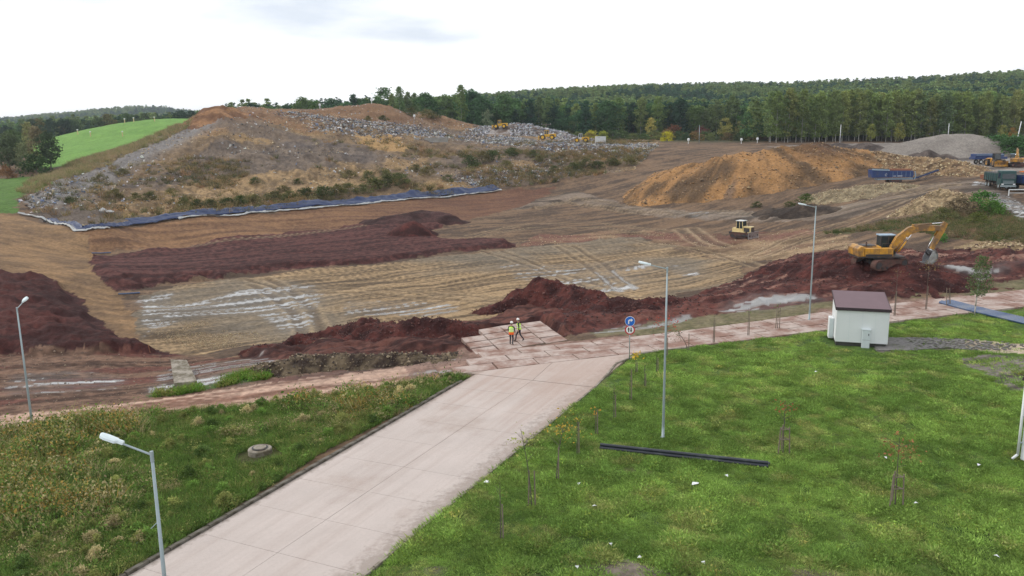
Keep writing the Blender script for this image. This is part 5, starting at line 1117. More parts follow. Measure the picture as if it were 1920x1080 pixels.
def trunk_mesh(kind, seed):
    rg = random.Random(seed); H, r = {'slim': (18, .16), 'broad': (12, .3), 'pine': (17, .2), 'fir': (15, .18), 'bush': (1.6, .05), 'young': (7, .09)}[kind]
    b = MB(); p = Vector((0, 0, -.4)); n = 5; rad = r
    for i in range(n):
        q = p + Vector((rg.uniform(-.2, .2) * H / 20, rg.uniform(-.2, .2) * H / 20, (H + .4) / n)); r2 = r * (1 - (i + 1) / n * .85); b.cyl(p, q, rad, r2, 7)
        if i >= 1:
            for _ in range(2 if kind != 'bush' else 1):
                a = rg.uniform(0, 6.28); l = H * rg.uniform(.1, .17) * (1 - i / n * .5); b.cyl(p, p + Vector((math.cos(a) * l, math.sin(a) * l, l * .9)), r2 * .6, r2 * .2, 5)
        p, rad = q, r2
    me = bpy.data.meshes.new('trunk'); me.from_pydata(b.v, [], b.f); me.materials.append(MATS['birchbark' if kind == 'slim' else 'bark']); me.update(); return me
CR = {k: [crown('crown', k, s * 7 + i, 'leaf_object', nC, nL, ls) for i in range(nv)] for s, (k, nv, nC, nL, ls) in enumerate((('slim', 4, 95, 20, .8), ('broad', 3, 100, 22, .95), ('pine', 3, 80, 22, .85), ('fir', 2, 90, 18, .8), ('bush', 5, 34, 26, .30), ('young', 3, 60, 20, .5)))}
TR = {k: [trunk_mesh(k, i) for i in range(2)] for k in CR}
REFH = {'slim': 21, 'broad': 16, 'pine': 19, 'fir': 17, 'bush': 2.6, 'young': 9}
def tcol(*c): return tuple(lin(*c) * 1.6)
GREENS = {'slim': [(104, 116, 70), (96, 112, 66), (112, 120, 72), (92, 108, 70)], 'broad': [(70, 96, 56), (82, 104, 58), (62, 88, 58)], 'pine': [(48, 70, 52), (54, 76, 54), (44, 64, 50)], 'fir': [(46, 68, 52), (52, 74, 56)], 'young': [(84, 104, 56), (100, 110, 60)], 'bush': [(82, 88, 52), (66, 80, 46), (94, 92, 60)]}
def tree(kind, x, y, H, label, group, color=None, name=None, wid=1.0, cat='tree'):
    z = zat(x, y) if not isinstance(x, tuple) else 0
    o = thing(name or {'slim': 'birch_tree', 'broad': 'broadleaf_tree', 'pine': 'pine_tree', 'fir': 'fir_tree', 'bush': 'shrub', 'young': 'young_tree'}[kind], label, cat, (x, y, z - .1), random.uniform(0, 6.28), group)
    k = H / REFH[kind]; o.scale = (k * wid * random.uniform(.9, 1.12), k * wid * random.uniform(.9, 1.12), k)
    c = bpy.data.objects.new('crown', random.choice(CR[kind])); COL.objects.link(c); c.parent = o
    col = color or random.choice(GREENS[kind]); j = random.uniform(.85, 1.15); c.color = (*[v * j * random.uniform(.94, 1.06) for v in tcol(*col)], 1)
    t_ = bpy.data.objects.new('trunk' if kind != 'bush' else 'stem', random.choice(TR[kind])); COL.objects.link(t_); t_.parent = o
    return o
def XY(px, Yd): p = at_Y(px, 250, Yd); return p[0], Yd
# right wood: birch front
for r_, (Y0, n) in enumerate(((334, 46), (345, 44))):
    for i in range(n):
        px = 1440 + (1960 - 1440) * (i + random.uniform(.1, .9)) / n; x, y = XY(px, Y0 + random.uniform(-4, 5))
        tree('slim', x, y, random.uniform(17.5, 22), 'slim grey green birch in the front rows of the right hand wood', 'birches at the edge of the right wood', wid=1.05)
for px, lb in ((1633, 'first from the left'), (1686, 'second from the left'), (1880, 'close to the right edge'), (1898, 'at the right edge')):
    x, y = XY(px, 324); tree('young', x, y, random.uniform(6, 8.5), 'small yellowing tree before the birch wood, ' + lb, 'yellowing trees before the birch wood', (118, 120, 64) if px != 1898 else (146, 116, 66))
# middle wood
for i in range(64):
    px = 866 + (1450 - 866) * (i + random.random()) / 64; x, y = XY(px, 412 + random.uniform(-8, 24)); k = random.choices(['slim', 'broad', 'pine', 'fir'], [4, 4, 3, 2])[0]
    if 1020 < px < 1420 and random.random() < .5: k = 'slim'
    H = random.uniform(13, 20) * (1.12 if k == 'slim' else 1)
    tree(k, x, y, H, {'slim': 'tall pale green birch in the middle wood behind the landfill', 'broad': 'round green broadleaf tree in the middle wood behind the landfill', 'pine': 'dark pine in the middle wood behind the landfill', 'fir': 'dark pointed fir in the middle wood behind the landfill'}[k], 'trees of the middle wood', wid=1.25)
for px, Yd, H, col, lb, k in ((1253, 372, 4.2, (150, 142, 44), 'round bright yellow bush at the wood edge', 'bush'), (1108, 380, 4.0, (150, 150, 60), 'wide yellow green bush behind the container, left of two', 'bush'), (1132, 380, 3.8, (140, 146, 62), 'wide yellow green bush behind the container, right of two', 'bush'),
                              (1220, 395, 10, (140, 136, 76), 'single pale slender tree left of the yellow bush', 'young'), (1360, 398, 11, (124, 124, 72), 'pale yellowish tree right of the yellow bush', 'young'), (1388, 398, 9.5, (116, 116, 72), 'pale brownish tree beside the pale yellowish one', 'young'),
                              (1316, 398, 6, (96, 62, 56), 'dark reddish shrub at the wood edge', 'bush'), (1262, 400, 6, (104, 72, 56), 'rusty brown shrub behind the yellow bush', 'bush'), (915, 402, 10.5, (104, 116, 86), 'narrow pale tree right above the landfill shoulder', 'young')):
    x, y = XY(px, Yd); tree(k, x, y, H, lb, None, col, cat='tree' if k == 'young' else 'bush', wid=1.15)
for i in range(34):
    px = 1060 + (1460 - 1060) * (i + random.random()) / 34; x, y = XY(px, 384 + random.uniform(-6, 8))
    tree('bush', x, y, random.uniform(2.6, 4.6), 'dull green shrub in the hedge below the middle wood', 'hedge shrubs below the middle wood', random.choice([(74, 88, 56), (64, 80, 52), (92, 96, 62), (108, 92, 62)]), wid=1.4, cat='bush')
# wood behind the landfill and left
for i in range(44):
    px = 470 + (880 - 470) * (i + random.random()) / 44; x, y = XY(px, 470 + random.uniform(-25, 30)); k = random.choice(['broad', 'broad', 'pine', 'slim'])
    tree(k, x, y, random.uniform(12, 16) + (px > 720) * 4, 'tree top of the wood showing behind the landfill crest', 'trees behind the landfill crest', wid=1.2)
for i in range(40):
    px = -20 + (480 + 20) * (i + random.random()) / 40; x, y = XY(px, 520 + random.uniform(-30, 60)); k = random.choice(['broad', 'broad', 'pine'])
    tree(k, x, y, random.uniform(11, 15), 'dark round tree in the wood behind the green hill', 'trees behind the green hill', random.choice([(62, 78, 54), (72, 88, 56), (52, 70, 54), (96, 92, 56)]), wid=1.25)
for px, Yd, H, col, k, lb in ((10, 236, 11, (74, 84, 60), 'broad', 'dark tree at the very left edge below the green hill'), (38, 232, 9, (92, 98, 72), 'young', 'pale leaning tree at the left, lower one'), (52, 246, 14, (120, 118, 82), 'slim', 'tall pale brownish tree beside the green hill'), (66, 240, 12.5, (104, 100, 76), 'young', 'brownish airy tree touching the green hill'),
                              (88, 238, 10.5, (62, 74, 52), 'broad', 'dark dense tree in front of the green hill corner'), (24, 262, 12, (70, 84, 58), 'broad', 'dark tree behind the pale ones at left'), (-25, 240, 12, (66, 80, 54), 'broad', 'dark tree cut by the left edge'), (2, 222, 3.4, (112, 84, 58), 'bush', 'orange brown shrub at the left edge'), (60, 226, 6, (56, 72, 46), 'bush', 'dark bush at the foot of the left trees')):
    x, y = XY(px, Yd); tree(k, x, y, H, lb, None, col, cat='tree' if k != 'bush' else 'bush')
# shrubs on the landfill and the banks
SH = [(770, 214, 3.2), (800, 217, 4.0), (816, 218, 2.6), (718, 222, 2.0), (690, 222, 1.8), (395, 384, 1.6), (425, 384, 1.9), (450, 380, 2.0), (480, 376, 1.8), (515, 372, 2.2), (545, 369, 2.0), (575, 366, 2.4), (605, 368, 2.6), (632, 362, 2.4), (655, 358, 2.2), (680, 358, 2.4), (700, 350, 2.6), (725, 346, 2.8), (750, 340, 2.6), (690, 334, 2.4), (655, 330, 2.2), (725, 330, 2.4), (800, 324, 2.6), (780, 318, 2.2),
      (880, 304, 3.2), (905, 300, 3.4), (925, 296, 3.0), (890, 312, 2.4), (1075, 316, 2.8), (1100, 312, 3.2), (1120, 312, 2.4), (1000, 290, 2.4), (1010, 300, 2.2), (960, 288, 2.4), (1180, 305, 2.6), (1150, 306, 2.4), (190, 338, 1.8), (215, 366, 1.9), (255, 372, 1.7), (285, 370, 1.8), (320, 360, 1.5), (345, 380, 1.6), (370, 386, 1.7), (230, 325, 1.9), (130, 378, 1.3), (480, 340, 1.7), (560, 340, 1.5), (530, 355, 1.7), (840, 336, 1.8), (1040, 318, 1.8), (950, 310, 2.0)]
for px, py, H in SH:
    p = G(px, py + 4); tree('bush', p[0], p[1], H * random.uniform(.9, 1.1), 'dull green scrub bush growing on the landfill slope', 'scrub bushes on the landfill slope', random.choice([(76, 80, 50), (64, 72, 44), (92, 88, 58), (84, 84, 56)]), cat='bush', wid=1.5)
for px, py, H, col, lb in ((1838, 392, 2.6, (66, 96, 48), 'leafy green bush beside the wet track, left of two'), (1856, 402, 2.2, (70, 100, 46), 'leafy green bush beside the wet track, right of two'), (1800, 400, 2.4, (98, 84, 70), 'brownish leafless looking shrub on the bank right of the gravel heap'), (1772, 412, 1.6, (84, 84, 56), 'low grey green shrub on the bank above the excavator arm'),
                           (1830, 420, 1.6, (88, 96, 52), 'low green shrub on the grassy bank'), (1512, 380, 1.8, (70, 84, 48), 'small green bush at the foot of the stockpile'), (1765, 452, 1.0, (64, 110, 48), 'tiny bright green bush above the red soil'), (1480, 388, 1.2, (70, 76, 46), 'low dark bush by the stockpile foot, right one'), (1420, 388, 1.2, (66, 74, 46), 'low dark bush by the stockpile foot, left one')):
    p = G(px, py); tree('bush', p[0], p[1], H, lb, None, col, cat='bush', wid=1.4)
for i, (px, Yd) in enumerate(((1868, 236), (1884, 232), (1900, 228), (1916, 224), (1930, 220), (1876, 246), (1910, 240), (1945, 226))):
    x, y = XY(px, Yd); tree('bush', x, y, 4.6, 'dark green bush of the hedge behind the right hand machines', 'hedge behind the right hand machines', (58, 84, 50), cat='bush', wid=1.6)

# ------------------------------------------------------------------ scattering (uncountable cover)
def proto_collection(name, meshes):
    c = bpy.data.collections.new(name)
    for i, me in enumerate(meshes):
        o = bpy.data.objects.new('%s_%d' % (name, i), me); c.objects.link(o)
    return c
def scatter(name, label, cat, pts, rot, scl, tint, meshes, idx=None):
    n = len(pts); me = bpy.data.meshes.new(name); me.vertices.add(n); me.vertices.foreach_set('co', np.asarray(pts, np.float32).ravel())
    def at_(nm, ty, v, key): a = me.attributes.new(nm, ty, 'POINT'); a.data.foreach_set(key, np.asarray(v).ravel())
    at_('rot', 'FLOAT_VECTOR', rot.astype(np.float32), 'vector'); at_('scl', 'FLOAT_VECTOR', scl.astype(np.float32), 'vector')
    at_('pick', 'INT', (rng.integers(0, len(meshes), n) if idx is None else idx).astype(np.int32), 'value')
    vcol(me, 'tint', np.clip(tint, 0, 1)); me.update()
    o = bpy.data.objects.new(name, me); COL.objects.link(o); tag(o, label, cat, kind='stuff')
    g = bpy.data.node_groups.new(name, 'GeometryNodeTree'); g.interface.new_socket('Geometry', in_out='INPUT', socket_type='NodeSocketGeometry'); g.interface.new_socket('Geometry', in_out='OUTPUT', socket_type='NodeSocketGeometry')
    gi, go = g.nodes.new('NodeGroupInput'), g.nodes.new('NodeGroupOutput'); ins = g.nodes.new('GeometryNodeInstanceOnPoints'); ci = g.nodes.new('GeometryNodeCollectionInfo')
    ci.inputs['Collection'].default_value = proto_collection(name + '_kinds', meshes); ci.inputs['Separate Children'].default_value = True; ci.inputs['Reset Children'].default_value = True
    def na(nm, ty): q = g.nodes.new('GeometryNodeInputNamedAttribute'); q.data_type = ty; q.inputs['Name'].default_value = nm; return q.outputs['Attribute']
    L2 = g.links.new; L2(gi.outputs[0], ins.inputs['Points']); L2(ci.outputs[0], ins.inputs['Instance']); ins.inputs['Pick Instance'].default_value = True
    L2(na('pick', 'INT'), ins.inputs['Instance Index']); L2(na('rot', 'FLOAT_VECTOR'), ins.inputs['Rotation']); L2(na('scl', 'FLOAT_VECTOR'), ins.inputs['Scale']); L2(ins.outputs[0], go.inputs[0])
    m_ = o.modifiers.new('scatter', 'NODES'); m_.node_group = g; return o
def rz_only(n): r = np.zeros((n, 3)); r[:, 2] = rng.uniform(0, 6.28, n); return r
def uni(n, lo, hi): s = rng.uniform(lo, hi, n); return np.stack([s, s, s * rng.uniform(.85, 1.15, n)], 1)
def inpoly(name, n, grow=None):
    p = np.array(POLY[name] if isinstance(name, str) else name); x = rng.uniform(p[:, 0].min(), p[:, 0].max(), n); y = rng.uniform(p[:, 1].min(), p[:, 1].max(), n)
    k = pip([tuple(q) for q in p], x, y); return x[k], y[k]
def pal(n, cols, k=1.25, j=.12):
    c = np.array([lin(*q) for q in cols])[rng.integers(0, len(cols), n)] * k; return c * rng.uniform(1 - j, 1 + j, (n, 1)) * rng.uniform(1 - j * .4, 1 + j * .4, (n, 3))
# woods beyond the first rows
fx, fy = [], []
for (u0, u1, Y0, Y1, s0, s1) in ((.30, .86, 352, 1000, 5.0, 8.0), (.02, .30, 430, 1150, 5.5, 8.5), (-.34, .02, 500, 1200, 6, 9), (-.80, -.30, 600, 1250, 8, 10), (-.85, -.15, 1300, 2150, 11, 12)):
    Yc = Y0
    while Yc < Y1:
        s_ = s0 + (s1 - s0) * (Yc - Y0) / (Y1 - Y0); xs = np.arange(u0 * Yc, u1 * Yc, s_); xs = xs + rng.uniform(-.45, .45, len(xs)) * s_; fx.append(xs); fy.append(Yc + rng.uniform(-.45, .45, len(xs)) * s_); Yc += s_
fx, fy = np.concatenate(fx), np.concatenate(fy); k = ~pip(POLY['greenhill'], fx, fy) & ~pip(POLY['landfill'], fx, fy); fx, fy = fx[k], fy[k]; n = len(fx)
wk = [crown('w%d' % i, kd, 100 + i, 'leaf_inst', 46, 9, 1.35) for i, kd in enumerate(('slim', 'slim', 'broad', 'broad', 'pine', 'fir'))]
pat = fbm(fx * .012, fy * .012, 77, 3); pk = np.where(pat > .56, rng.choice([4, 5, 4, 2], n), np.where(pat < .47, rng.choice([0, 1, 1, 2], n), rng.choice([2, 3, 0, 4], n))).astype(int)
base = np.array([lin(*c) for c in ((100, 114, 70), (94, 112, 70), (70, 96, 60), (84, 104, 62), (50, 72, 56), (46, 68, 54))])[pk] * 1.6 * rng.uniform(.75, 1.25, (n, 1)); hs = rng.uniform(.78, 1.05, n)
w1 = scatter('woodland', 'dense mixed woodland covering the hills behind the site', 'woodland', np.stack([fx, fy, zf(fx, fy) - .5], 1), rz_only(n), np.stack([hs * 1.15, hs * 1.15, hs * np.where(pk < 2, .95, 1.0)], 1), base, wk, pk)
# grass and weeds
def tuft(name, n, h, r, seed, lean=.5, wdt=.02, m='leaf_inst'):
    rg = np.random.default_rng(seed); a = rg.uniform(0, 6.28, n); d = np.sqrt(rg.uniform(0, 1, n)) * r; b = np.stack([np.cos(a) * d, np.sin(a) * d, np.full(n, -.02)], 1)
    l = rg.uniform(.5, 1.1, n) * h; t = b + np.stack([np.cos(a) * lean * l + rg.normal(size=n) * .3 * l, np.sin(a) * lean * l + rg.normal(size=n) * .3 * l, l], 1); p = rg.uniform(0, 6.28, n); w_ = np.stack([np.cos(p), np.sin(p), p * 0], 1) * wdt
    co = np.stack([b - w_, b + w_, t], 1).reshape(-1, 3); return leaf_mesh(name, co, np.arange(3 * n).reshape(n, 3), np.repeat(rg.uniform(.7, 1.3, n), 3), m)
def leafy(name, n, h, r, seed, ls, plume=0):
    rg = np.random.default_rng(seed); c = rg.normal(size=(n, 3)) * np.array([r * .5, r * .5, h * .26]) + np.array([0, 0, h * .42]); c[:, 2] = np.abs(c[:, 2]); co, f = quads(c, ls, rg); sh = np.repeat(rg.uniform(.65, 1.3, n), 4); return leaf_mesh(name, co, f, sh, 'leaf_inst')
lawnk = [tuft('lt%d' % i, 30, .10, .22, 300 + i, .9, .02) for i in range(4)] + [leafy('lw%d' % i, 26, .09, .2, 310 + i, .055) for i in range(1)]
px_, py_ = inpoly('lawn', 460000); dd = np.hypot(px_, py_); k = (rng.uniform(0, 1, len(px_)) < np.clip((42 / np.maximum(dd, 20)) ** 2.0, .05, 1)) & (dd < 95) & (np.abs(px_) < py_ * .78 + 6) & (py_ > 20)
hutx, huty = h.location.x + 1.6, h.location.y + .7; k &= np.hypot(px_ - hutx, py_ - huty) > 2.3
px_, py_ = px_[k], py_[k]; bare_ = pip(POLY['strip'], px_, py_) * .9 + pip(POLY['bare'], px_, py_) * .85 + pip(POLY['mudfront'], px_, py_) * .55
_m, _s, _t = roadmask(px_, py_); _ca, _cc = crossco(px_, py_)
bald = fbm(px_ * .45, py_ * .45, 401, 3); k = (rng.uniform(0, 1, len(px_)) > bare_) & ~(_m | ((_t > -.3) & (_t < ROADW + .3) & (_s < 34))) & (_cc < -2.9) & ~pip(FLARE, px_, py_) & (rng.uniform(0, 1, len(px_)) < stp(bald, .22, .42) + .25)
px_, py_ = px_[k][:90000], py_[k][:90000]; n = len(px_)
gn = fbm(px_ * .28, py_ * .28, 402, 4); g0 = np.array([lin(90, 112, 54)]); g1_ = np.array([lin(126, 146, 74)]); g2_ = np.array([lin(150, 142, 92)])
tint = (g0 + (g1_ - g0) * (.5 * stp(gn, .34, .66) + .5 * rng.uniform(0, 1, n))[:, None]); dry = (stp(fbm(px_ * .9 + 40, py_ * .9, 403, 3), .57, .74) * .55 * (rng.uniform(0, 1, n) < .75))[:, None]; tint = (tint + (g2_ - tint) * dry) * 1.5 * rng.uniform(.7, 1.3, (n, 1))
lc = fbm(px_ * 1.0, py_ * 1.0, 405, 3, .6); lsc = (.55 + .95 * stp(lc, .38, .7))[:, None]; tint = tint * (.80 + .42 * stp(fbm(px_ * 1.9 + 7, py_ * 1.5, 406, 3, .6), .3, .7))[:, None]
warm = (rng.uniform(0, 1, n) < .05)[:, None]; tint = np.where(warm, tint * np.array([[1.35, 1.12, 1.0]]), tint)
scatter('lawn_grass', 'short mown green grass covering the right hand lawn', 'grass', np.stack([px_, py_, zb(px_, py_) + (fbm(px_ * .11, py_ * .11, 3, 3) - .5) * .25 - .0], 1), rz_only(n), uni(n, .65, 1.5) * lsc, tint * np.array([[1.0, 1.06, 1.08]]), lawnk)
weedk = [crown('wb%d' % i, 'bush', 350 + i, 'leaf_inst', 34, 26, .34) for i in range(2)] + [tuft('wt%d' % i, 34, .62, .26, 320 + i, .5, .02) for i in range(3)] + [leafy('wl%d' % i, 60, .55, .45, 330 + i, .11) for i in range(3)] + [leafy('wp%d' % i, 46, .8, .32, 340 + i, .075) for i in range(2)]
px_, py_ = inpoly('weeds', 60000); k = (np.abs(px_) < py_ * .8 + 4) & (py_ > 18); _m, _s, _t = roadmask(px_, py_); k &= _t < -.35; px_, py_ = px_[k][:20000], py_[k][:20000]; n = len(px_); mh = G(488, 850)
k = np.hypot(px_ - mh[0], py_ - mh[1] + .5) > 1.25; px_, py_, _t = px_[k], py_[k], ((px_ - R_L0[0]) * RN[0] + (py_ - R_L0[1]) * RN[1])[k]; n = len(px_)
wn = fbm(px_ * .16, py_ * .22, 411, 4); edge = np.exp(_t / 2.2); wp = wn - edge * .22
pk = np.where(wp < .40, rng.choice([2, 3, 4, 5], n), np.where(wp < .52, rng.choice([2, 4, 5, 6, 7], n), rng.choice([2, 3, 5, 6, 7, 8, 9], n))).astype(int)
cg = np.array([lin(88, 112, 54), lin(112, 116, 68), lin(142, 118, 66), lin(144, 134, 100), lin(72, 90, 48)])
ck = np.where(wp < .43, rng.choice([0, 0, 4, 1], n), np.where(wp < .52, rng.choice([1, 4, 0, 0, 3], n), np.where(wp < .58, rng.choice([1, 3, 4, 0, 2], n), rng.choice([2, 1, 3, 4, 1, 0], n))))
bsh = rng.uniform(0, 1, n) < .012 + .02 * stp(wp, .4, .6); pk = np.where(bsh, rng.integers(0, 2, n), pk)
sc_ = uni(n, .65, 1.45) * (.5 + .9 * stp(wp, .35, .6) * stp(fbm(px_ * .8, py_ * .8, 414, 2), .25, .7) + .25 * (rng.uniform(0, 1, n) < .06))[:, None]; sc_[bsh] = uni(int(bsh.sum()), .12, .27); ck = np.where(bsh, rng.choice([1, 0, 1, 4, 3], n), ck)
scatter('weed_cover', 'tall mixed weeds and grasses on the left verge', 'weeds', np.stack([px_, py_, zf(px_, py_)], 1), rz_only(n), sc_, cg[ck] * 1.5 * rng.uniform(.65, 1.3, (n, 1)) * 1.18, weedk, pk)
px_, py_ = inpoly('greenstrip', 9000); k = rng.uniform(0, 1, len(px_)) < stp(fbm(px_ * .8, py_ * .8, 415, 3), .35, .6); px_, py_ = px_[k][:420], py_[k][:420]; n = len(px_)
scatter('verge_grass', 'strip of long green grass between the mud and the clay track', 'grass', np.stack([px_, py_, zf(px_, py_)], 1), rz_only(n), uni(n, .4, 1.1), pal(n, ((88, 122, 48), (102, 126, 56), (120, 120, 70)), 1.45, .25), weedk[2:7])
# grass along the far bank, rough growth on the landfill
gx_, gy_ = inpoly('landfill', 40000); gn = fbm(gx_ * .05, gy_ * .07, 421, 4); zz = zf(gx_, gy_); k = (rng.uniform(0, 1, len(gx_)) < stp(gn, .45, .6) * stp(16 - zz, 0, 8) * (.25 + .75 * stp(gx_ / gy_, -.46, -.36))); gx_, gy_, zz = gx_[k][:6500], gy_[k][:6500], zz[k][:6500]; n = len(gx_)
scatter('dry_growth', 'patchy dry grass and weeds over the landfill slope', 'weeds', np.stack([gx_, gy_, zz], 1), rz_only(n), uni(n, 1.2, 2.8), pal(n, ((122, 108, 80), (104, 98, 70), (140, 120, 86), (84, 86, 58)), 1.25, .3), weedk[2:8])
rx_, ry_ = inpoly('ridgestrip', 9000); rx_, ry_ = rx_[:2200], ry_[:2200]; n = len(rx_)
scatter('reed_growth', 'brown dry reeds along the edge of the green hill', 'reeds', np.stack([rx_, ry_, zf(rx_, ry_)], 1), rz_only(n), uni(n, 1.2, 2.4), pal(n, ((142, 126, 98), (122, 112, 86), (110, 112, 74)), 1.5), weedk[2:5])
qx, qy = inpoly('rightgreen', 9000); qx, qy = qx[:1500], qy[:1500]; n = len(qx)
scatter('bank_growth', 'rough grass on the bank above the excavator', 'weeds', np.stack([qx, qy, zf(qx, qy)], 1), rz_only(n), uni(n, .6, 1.3), pal(n, ((94, 98, 64), (114, 106, 76), (78, 90, 54), (122, 106, 84)), 1.3, .25), weedk[2:8])
# waste and stones
def debris_mat():
    m = bpy.data.materials.new('debris'); t = nodes(m); o = mk(t, 'ShaderNodeOutputMaterial'); b = mk(t, 'ShaderNodeBsdfPrincipled'); tcn = mk(t, 'ShaderNodeTexCoord')
    nz = mk(t, 'ShaderNodeTexNoise', {'Vector': tcn.outputs['Object'], 'Scale': 4.0}); c = mulc(t, mk(t, 'ShaderNodeAttribute', attribute_name='tint', attribute_type='INSTANCER').outputs['Color'], .75, 1.2, nz.outputs['Fac'])
    t.links.new(c, b.inputs['Base Color']); b.inputs['Roughness'].default_value = .75; t.links.new(b.outputs[0], o.inputs[0]); MATS['debris'] = m
debris_mat()
def scrap(i):
    rg = np.random.default_rng(500 + i); g = np.stack(np.meshgrid(np.linspace(-.5, .5, 4), np.linspace(-.35, .35, 4)), -1).reshape(-1, 2); co = np.concatenate([g + rg.normal(size=g.shape) * .05, rg.uniform(-.02, .3, (16, 1))], 1); ii = np.arange(16).reshape(4, 4)
    me = raw_mesh('scrap', co, np.stack([ii[:-1, :-1].ravel(), ii[:-1, 1:].ravel(), ii[1:, 1:].ravel(), ii[1:, :-1].ravel()], 1), False); me.materials.append(MATS['debris']); return me
def stone(i):
    rg = np.random.default_rng(520 + i); v = np.array([(1, 0, 0), (-1, 0, 0), (0, 1, 0), (0, -1, 0), (0, 0, 1), (0, 0, -1), (.7, .7, .2), (-.7, .6, -.1), (.6, -.7, .1), (-.7, -.6, .3)]) * rg.uniform(.4, .62, (10, 1)) * np.array([1, .8, .7])
    import bmesh; bm = bmesh.new(); [bm.verts.new(q) for q in v]; bmesh.ops.convex_hull(bm, input=bm.verts); me = bpy.data.meshes.new('stone'); bm.to_mesh(me); bm.free(); me.materials.append(MATS['debris']); return me
SCR = [scrap(i) for i in range(4)]; STN = [stone(i) for i in range(4)]
def rough_rot(n, a=.5): r = rng.normal(size=(n, 3)) * a; r[:, 2] = rng.uniform(0, 6.28, n); return r
lx, ly = inpoly('landfill', 150000); lz = zf(lx, ly); dens = .015 + .11 * stp(fbm(lx * .06, ly * .08, 431, 4), .54, .68)
for q, wd, am in ((P2([(640, 242), (720, 246), (800, 250), (860, 262), (960, 266), (1100, 268), (1210, 272)]), 7, 4.0), (P2([(900, 262), (1050, 272), (1180, 284), (1215, 292)]), 8, 4.0), (P2([(60, 385), (140, 350), (230, 318)]), 8, .28), (P2([(560, 215), (640, 228), (800, 255)]), 6, 1.6), (P2([(890, 340), (960, 330), (1020, 322)]), 6, 1.2), (P2([(920, 245), (1000, 243), (1100, 256)]), 8, 3)):
    dens = dens + am * np.exp(-(segdist(q, lx, ly) / wd) ** 2)
k = rng.uniform(0, 1, len(lx)) < dens * .75; lx, ly, lz = lx[k][:26000], ly[k][:26000], lz[k][:26000]
free = np.ones(len(lx), bool)
for q_ in PLAT: free &= ~((np.abs(lx - q_[0]) < 5.5) & (ly > q_[1] - 9) & (ly < q_[1] + 3))
lx, ly, lz = lx[free], ly[free], lz[free]; n = len(lx)
scatter('waste_litter', 'scattered pale plastic and paper waste over the landfill', 'waste', np.stack([lx, ly, lz + .05], 1), rough_rot(n), uni(n, .22, .75) * (1 + .7 * (rng.uniform(0, 1, n) < .04))[:, None], pal(n, ((222, 222, 224), (196, 198, 204), (150, 156, 170), (176, 168, 158), (120, 116, 116), (206, 204, 196), (112, 132, 162), (90, 84, 80)), .85), SCR)
def stones(name, label, x, y, s0, s1, cols, k=.9, z=None, sink=.0):
    n = len(x); return scatter(name, label, 'stones', np.stack([x, y, (zf(x, y) if z is None else z) + sink], 1), rough_rot(n), uni(n, s0, s1) * np.where(rng.uniform(0, 1, n) < .05, 1.8, 1)[:, None], pal(n, cols, k), STN)
tanst = ((170, 148, 114), (148, 126, 96), (190, 172, 140), (126, 106, 82)); greyst = ((176, 168, 158), (140, 130, 120), (196, 188, 176))
lx, ly = inpoly('landfill', 30000); k = (fbm(lx * .06 + 9, ly * .06, 72, 4) > .5); lx, ly = lx[k][:5000], ly[k][:5000]; stones('cover_stones', 'tan stones in the cover soil of the landfill', lx, ly, .25, .7, tanst)
sx, sy = inpoly(P2([(275, 600), (440, 600), (560, 640), (380, 662), (285, 648)]), 60000); pitk = rng.uniform(0, 1, len(sx)) < stp(sdist(P2([(275, 600), (440, 600), (560, 640), (380, 662), (285, 648)]), sx, sy), 0, 5) * stp(fbm(sx * .25, sy * .25, 95, 3), .3, .6); stones('pit_gravel', 'tan gravel lying on the near left pit floor', sx[pitk][:6500], sy[pitk][:6500], .04, .13, ((150, 128, 96), (132, 110, 82), (176, 156, 122)))
sx, sy = inpoly('stonebank', 9000); stones('bank_stones', 'tan stones on the bank at the right edge', sx[:1800], sy[:1800], .15, .4, tanst)
sx, sy = inpoly(P2([(0, 660), (330, 668), (560, 690), (880, 664), (890, 676), (500, 722), (0, 782)]), 20000); stones('mud_stones', 'small stones in the mud strip beside the clay track', sx[:1500], sy[:1500], .04, .15, ((120, 100, 84), (150, 130, 110), (96, 78, 66)), .8)
sx, sy = inpoly('redright', 9000); k = ~np.any([pip(w_[0], sx, sy) for w_ in WET], 0); sx, sy = sx[k], sy[k]; stones('soil_clods', 'red soil clods over the right hand soil bank', sx[:3500], sy[:3500], .08, .32, ((78, 46, 42), (96, 58, 50), (66, 40, 37)), .9)
sx, sy = inpoly('dozerzone', 9000); stones('pit_stones', 'scattered stones on the pit floor near the bulldozer', sx[:900], sy[:900], .12, .3, tanst)
def on_heap(o, n, s0, s1, cols, name, label, top=None):
    me = o.data; co = np.empty(len(me.vertices) * 3, np.float32); me.vertices.foreach_get('co', co); co = co.reshape(-1, 3) + np.array(o.location); i = rng.integers(0, len(co), n)
    q = co[i] + np.concatenate([rng.uniform(-.3, .3, (n, 2)), np.zeros((n, 1))], 1); stones(name, label, q[:, 0], q[:, 1], s0, s1, cols, .95, q[:, 2])
for o in [q for q in COL.objects if q.type == 'MESH' and q.name.split('.')[0] in ('rubble_heap', 'gravel_heap')]:
    rub = o.name.startswith('rubble'); on_heap(o, 4500 if rub else 1500, .2 if rub else .12, .62 if rub else .4, tanst, 'heap_stones', 'loose stones on the ' + ('long brown rubble heap' if rub else ('pale gravel heap right of the haul track' if 'right' in o['label'] else 'low gravel bench below the screening machine')))
